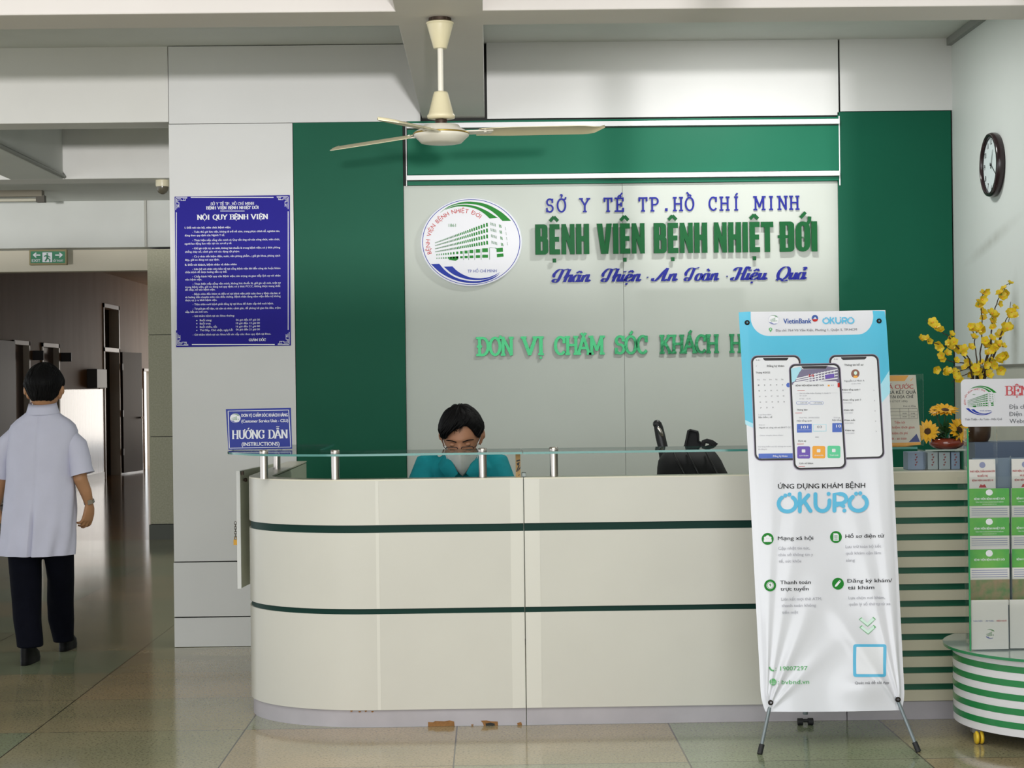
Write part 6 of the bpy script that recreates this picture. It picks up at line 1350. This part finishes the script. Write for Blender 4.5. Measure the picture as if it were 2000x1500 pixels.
# glasses
mb = MB(); lens = MB()
for s in (-1, 1):
    P = [Vector((s*.0345+x, .118-.25*abs(x+s*.0345)**2*6, -.013+z)) for x, z in rrect(-.026, -.0145, .026, .0145, .007, 4)]
    P2 = P+[P[0], P[1]]; mb.tube([Mh @ p for p in P2], .0023, 6, 0, False); lens.add([Mh @ p for p in P], [tuple(range(len(P)))])
    mb.tube([Mh @ Vector((s*.060, .112, -.008)), Mh @ Vector((s*.074, .09, -.004)), Mh @ Vector((s*.084, .03, .006)), Mh @ Vector((s*.086, -.012, .004))], .0017, 6)
mb.tube([Mh @ Vector((-.009, .118, -.010)), Mh @ Vector((0, .121, -.007)), Mh @ Vector((.009, .118, -.010))], .0015, 6)
gl = mb.build('eyeglasses', mat('glasses_frame', '2c1a18', .25), t)
lo_ = lens.build('lens', clear('lens_clear', (.97, .97, .97), .35), gl)
# shirt
M_teal = mat('shirt_teal', '158a94', .75, var=.18, vscale=16, bump=.5, bscale=14, spec=.2)
fold = lambda a, z: .03*math.sin(a*5+z*22)+.02*math.sin(a*9-z*31)
mb = MB(); mb.rings([ell(X0, cy, z, rx, ry, 56, 2.3, fold) for z, cy, rx, ry in ((.52, 8.80, .178, .125), (.66, 8.80, .185, .13), (.82, 8.77, .185, .125), (.98, 8.715, .205, .128), (1.08, 8.68, .212, .118), (1.15, 8.66, .185, .105), (1.195, 8.65, .125, .088), (1.222, 8.645, .082, .075))])
for S_, E_ in ((SHL, ELL), (SHR, ELR)):
    a = Vector(S_); b = Vector(E_); s = -1 if a.x < X0 else 1
    mb.tube([a+Vector((-s*.05, .01, .012)), a+Vector((s*.0, 0, .0)), a.lerp(b, .35)+Vector((s*.012, 0, 0)), a.lerp(b, .7)+Vector((s*.010, 0, 0)), a.lerp(b, .98)], [(.062, .062), (.074, .074), (.070, .073), (.068, .070), (.072, .074)], 20)
sh_ = mb.build('shirt', M_teal, t, remesh=.007, sub=3)
mb = MB()                                                   # open collar, two leaves
for s in (-1, 1):
    A_ = [Vector((X0+s*.078, 8.66, 1.232)), Vector((X0+s*.072, 8.585, 1.226)), Vector((X0+s*.052, 8.53, 1.190)), Vector((X0+s*.020, 8.50, 1.125))]
    B_ = [Vector((X0+s*.108, 8.66, 1.185)), Vector((X0+s*.118, 8.565, 1.172)), Vector((X0+s*.104, 8.51, 1.140)), Vector((X0+s*.062, 8.49, 1.085))]
    C_ = [p+Vector((0, -.004, .003)) for p in A_]; mb.rings([A_, B_, [b+Vector((0, -.005, 0)) for b in B_], C_], 0, True, False, False)
mb.rings([[Vector((X0+.076*math.cos(a), 8.655+.062*math.sin(a), z+.02*max(0, math.sin(a)))) for a in [math.pi*i/14 for i in range(15)]] for z in (1.19, 1.235)], 0, True, False, False)
mb.build('collar', M_teal, sh_)
mb = MB(); mb.tube([(X0-.085, 8.66, 1.205), (X0-.075, 8.575, 1.18), (X0-.062, 8.545, 1.10), (X0-.03, 8.55, .95), (X0, 8.575, .85)], [(.002, .006)]*5, 6).build('lanyard', mat('lanyard_navy', '1c2540', .6), t)
mb = MB()
for s in (-1, 1):
    mb.tube([(X0+s*.09, 8.84, .545), (X0+s*.095, 8.75, .57), (X0+s*.11, 8.55, .595), (X0+s*.12, 8.34, .57)], [.10, .105, .095, .08], 20); mb.tube([(X0+s*.12, 8.36, .58), (X0+s*.12, 8.39, .34), (X0+s*.12, 8.43, .10)], [.082, .075, .07], 18)
mb.rings([ell(X0, 8.82, z, .18, .12) for z in (.47, .56, .66)])
M_navy = mat('trousers_navy', '0a0c17', .85, var=.2, vscale=18, bump=.4, bscale=12, spec=.1)
mb.build('trousers', M_navy, t, remesh=.008, sub=2)
M_shoe = mat('shoe_black', '0a0a0b', .55, spec=.15)
for s in (-1, 1): MB().rings([ell(X0+s*.12, 8.36, z, rx, ry, 24, 2.5) for z, rx, ry in ((.001, .047, .135), (.02, .05, .138), (.05, .047, .12), (.085, .042, .07))]).build('shoe', M_shoe, t)
t2 = thing('stool', 'round black stool under the seated clerk', 'stool', (X0, 8.86, 0))
MB().lathe([(.17, .385), (.19, .40), (.19, .42), (.17, .432)], (X0, 8.86, 0), 32).build('seat', M_bk, t2)
MB().tube([(X0, 8.86, .03), (X0, 8.86, .386)], .028, 14).build('column', M_steel, t2); MB().lathe([(.2, .001), (.2, .015), (.05, .035)], (X0, 8.86, 0), 32).build('base', M_bk, t2)
# ---- the walking man -----------------------------------------------------------------
YM = 10.0
X = lambda px, py=900, Y=YM: at(px, py, Y).x
Z = lambda py, px=80, Y=YM: at(px, py, Y).z
hc = at(86.5, 764, YM-.02); HS = 1.1
Mm = Matrix.Translation(hc) @ Matrix.Rotation(math.radians(3), 4, 'Z') @ Matrix.Rotation(math.radians(-4), 4, 'X') @ Matrix.Scale(HS, 4)
t = thing('person', 'man in a white short sleeved lab coat walking away towards the corridor', 'person', (X(70), YM+.1, 0)); WM = t
mb = MB(); head(mb, Mm)
nk = Vector((X(87, 805), YM, Z(812)))
mb.tube([Mm @ Vector((0, -.012, -.03)), Mm @ Vector((0, -.012, -.10)), nk, nk+Vector((0, 0, -.08))], [(.058, .06), (.056, .056), (.056, .054), (.06, .058)], 20)
cxs = lambda py: X(86-(py-800)*.035, py)
mb.rings([ell(cxs(py), YM, Z(py), rx, ry) for py, rx, ry in ((1060, .12, .08), (1030, .15, .10), (985, .16, .11), (925, .155, .105), (870, .18, .12), (838, .19, .11), (826, .12, .07), (816, .055, .05))])
FL, FR = (X(54, 1290, 9.96), 9.93), (X(124, 1265, 10.42), 10.44)
HL, HR = Vector((X(48, 1060), YM, Z(1055))), Vector((X(112, 1060), YM+.02, Z(1055)))
KL, KR = Vector((X(51, 1175), 10.0, Z(1172))), at(118, 1172, 10.25)
for H_, K_, F_ in ((HL, KL, FL), (HR, KR, FR)):
    mb.tube([H_, H_.lerp(K_, .5), K_, K_.lerp(Vector((F_[0], F_[1], .1)), .45), (F_[0], F_[1], .1)], [.07, .066, .05, .045, .032], 16)
    mb.tube([(F_[0], F_[1]-.005, .055), (F_[0], F_[1]+.08, .045), (F_[0], F_[1]+.17, .03)], [.026, .028, .018], 12)
pR = [at(*p, YM+dy) for p, dy in (((142, 845), 0), ((151, 890), -.01), ((157, 936), -.02), ((168, 962), .0), ((174, 984), .02))]
mb.tube([pR[0]+Vector((-.045, 0, -.055))]+pR[1:], [.036, .043, .040, .034, .025], 14)
Mr = frame(pR[-1]+Vector((0, 0, -.006)), Vector((-.16, .10, -1)), Vector((.75, -.55, 0))); hand(mb, Mr, 1, .42, .2)
pL = [at(*p, YM+dy) for p, dy in (((20, 845), 0), ((10, 890), .03), ((4, 936), .07), ((-3, 962), .12), ((-6, 984), .16))]
mb.tube([pL[0]+Vector((.045, 0, -.055))]+pL[1:], [.036, .043, .040, .034, .025], 14)
Ml = frame(pL[-1]+Vector((0, 0, -.006)), Vector((.12, .25, -1)), Vector((-.75, -.55, 0))); hand(mb, Ml, -1, .45, .15)
mb.build('body', M_skin2, t, remesh=.0052, sub=2)
def wm_line(lam):
    a = math.degrees(abs(lam))
    if a < 55: return math.radians(32)
    if a < 80: return math.radians(32-(a-55)*1.35)
    if a < 102: return math.radians(-2+16*math.sin((a-80)/22*math.pi)**.6)
    return math.radians(-8-18*min(1, (a-102)/30))
hair(Mm, wm_line, .026, 11, 260, 0, 'hair', t)
# coat
M_coat = mat('coat_white', 'c9c9dc', .8, var=.05, vscale=8, bump=.35, bscale=9, spec=.2)
def cfold(a, z):
    low = max(0, min(1, (1.1-z)/.5)); k = (.05*math.sin(a*5+z*4)*low)+.034*math.sin(a*11-z*7)*low+.012*math.sin(a*4+z*22)+.012*math.sin(a*7-z*15)
    b = (a-3*math.pi/2)                    # b = 0 is the middle of the back
    if abs(b) < .03: k -= .03
    if z < .9 and -.06 < b < 0: k -= .22*min(1, (.9-z)/.1)
    if z < .9 and 0 < b < .35: k += .06*min(1, (.9-z)/.15)*(1-b/.35)
    return k
prof = [(1083, 5, 143, .155), (1078, 5, 143.5, .156), (1040, 6.5, 147, .15), (1000, 8, 149, .142), (960, 11, 148, .135), (925, 14, 146, .13), (890, 15, 148, .13), (860, 14, 152, .13), (842, 16, 152, .122), (830, 22, 147, .11), (820, 34, 137, .098), (812, 46, 125, .085), (804, 57, 115, .072), (797, 61, 112, .066)]
rs = []
def cring(py, xl, xr, ry, f): return ell((X(xl, py)+X(xr, py))/2, YM-.034*sst(835, 800, py) if 0 else YM-.034*(1-sst(800, 835, py)), Z(py), (X(xr, py)-X(xl, py))/2, ry, 200, 2.25, f)
for i in range(len(prof)-1):
    a, b = prof[i], prof[i+1]; st = 5 if abs(a[0]-b[0]) > 20 else 2
    for k in range(st): u = k/st; rs.append(cring(*[a[q]+(b[q]-a[q])*u for q in range(4)], cfold))
rs.append(cring(*prof[-1], None))
mb = MB(); mb.rings(rs, 0, True, False)
inn = [[Vector((p.x*.97+rs[0][0].x*0+.03*(sum(v.x for v in rs[0])/len(rs[0])), YM+(p.y-YM)*.95, p.z+.002)) for p in rs[0]]]
mb.rings([rs[0], inn[0]], 0, True, False)
coat = mb.build('lab_coat', M_coat, t)
def sleeve(P, s):
    n = 28; m = MB(); rr = []; P = [P[0]+Vector((0, 0, -.03))]+list(P[1:]); pts = [P[0]+Vector((-s*.09, 0, .020)), P[0]+Vector((-s*.035, 0, .016)), P[0].lerp(P[1], .5)+Vector((s*.006, 0, 0)), P[1]+Vector((s*.008, 0, 0)), P[1].lerp(P[2], .55)+Vector((s*.010, 0, 0)), P[1].lerp(P[2], .80)+Vector((s*.014, 0, 0))]
    m.tube(pts, [(.03, .045), (.052, .066), (.067, .074), (.064, .070), (.066, .07), (.069, .073)], n, 0, False)
    m.tube([pts[-1]+Vector((0, 0, .0005)), pts[-1].lerp(pts[-2], .5)], [(.0685, .0725), (.06, .064)], n, 0, False)
    m.build('sleeve', M_coat, coat)
sleeve(pR, 1); sleeve(pL, -1)
mb = MB(); cr = lambda z, k, dz=0: [Vector((X(86.5, 800)+math.cos(a)*.079*k, YM-.036+math.sin(a)*.072*k, z+.012*math.sin(a)+dz)) for a in [math.radians(-205+230*i/28) for i in range(29)]]
mb.rings([cr(Z(797), .96), cr(Z(788), .93), cr(Z(786.5), .97), cr(Z(795), 1.06), cr(Z(806), 1.18)], 0, True, False, False); mb.build('collar', M_coat, coat)
zs_ = [1.38-.03*i for i in range(17)]
# trousers
mb = MB()
for pts in (((48, 1040, 60, 10.0), (48.5, 1083, 63, 10.0), (50, 1130, 60, 10.0), (52, 1172, 56, 10.0), (54, 1210, 53, 9.98), (58, 1245, 50, 9.96), (59, 1263, 49, 9.95)), ((113, 1040, 58, 10.02), (115.5, 1083, 56, 10.05), (118, 1130, 50, 10.15), (118.5, 1172, 50, 10.25), (119.5, 1210, 49, 10.34), (123, 1240, 40, 10.40), (124, 1252, 38, 10.42))):
    rr = []
    for i, (px, py, w, Y) in enumerate(pts):
        c = at(px, py, Y); rx = w/2*Y/FPX; ry = (.095, .095, .088, .08, .075, .075, .08)[i]; rr.append(ell(c.x, Y, c.z, rx, ry, 36, 2.2, lambda a, z: .03*math.sin(a*3+z*16)+.02*math.sin(a*5-z*30)))
    mb.rings(rr)
mb.rings([ell(X(80, py), YM, Z(py), rx, .115) for py, rx in ((960, .155), (1000, .165), (1050, .175), (1072, .16))])
mb.build('trousers', M_navy, t, remesh=.007, sub=2)
def shoe(fx_, fy_, tilt):
    M = Matrix.Translation((fx_, fy_-.055, 0)) @ Matrix.Rotation(tilt, 4, 'X'); m = MB(); rs_ = []
    for z, w, y0, y1 in ((.001, .040, 0, .275), (.022, .042, -.004, .28), (.026, .039, -.002, .276), (.05, .041, .0, .262), (.075, .039, .004, .2), (.105, .036, .01, .13)):
        rs_.append([M @ Vector((math.copysign(abs(math.cos(2*math.pi*i/28))**.8, math.cos(2*math.pi*i/28))*w*(1.08 if math.sin(2*math.pi*i/28) > .2 else .92), (y0+y1)/2+math.sin(2*math.pi*i/28)*(y1-y0)/2, z)) for i in range(28)])
    m.rings(rs_); return m.build('shoe', M_shoe, t)
shoe(FL[0], FL[1], 0); shoe(FR[0], FR[1], 0)
w0 = pR[-1]+Vector((0, 0, .012)); dw = (pR[-1]-pR[-2]).normalized()
(MB().tube([w0-dw*.009, w0+dw*.009], [(.029, .031), (.029, .031)], 20).obox(frame(w0+Vector((.012, -.028, 0)), dw, Vector((.3, -1, 0))), .026, .026, .008).build('wristwatch', M_steel, t))
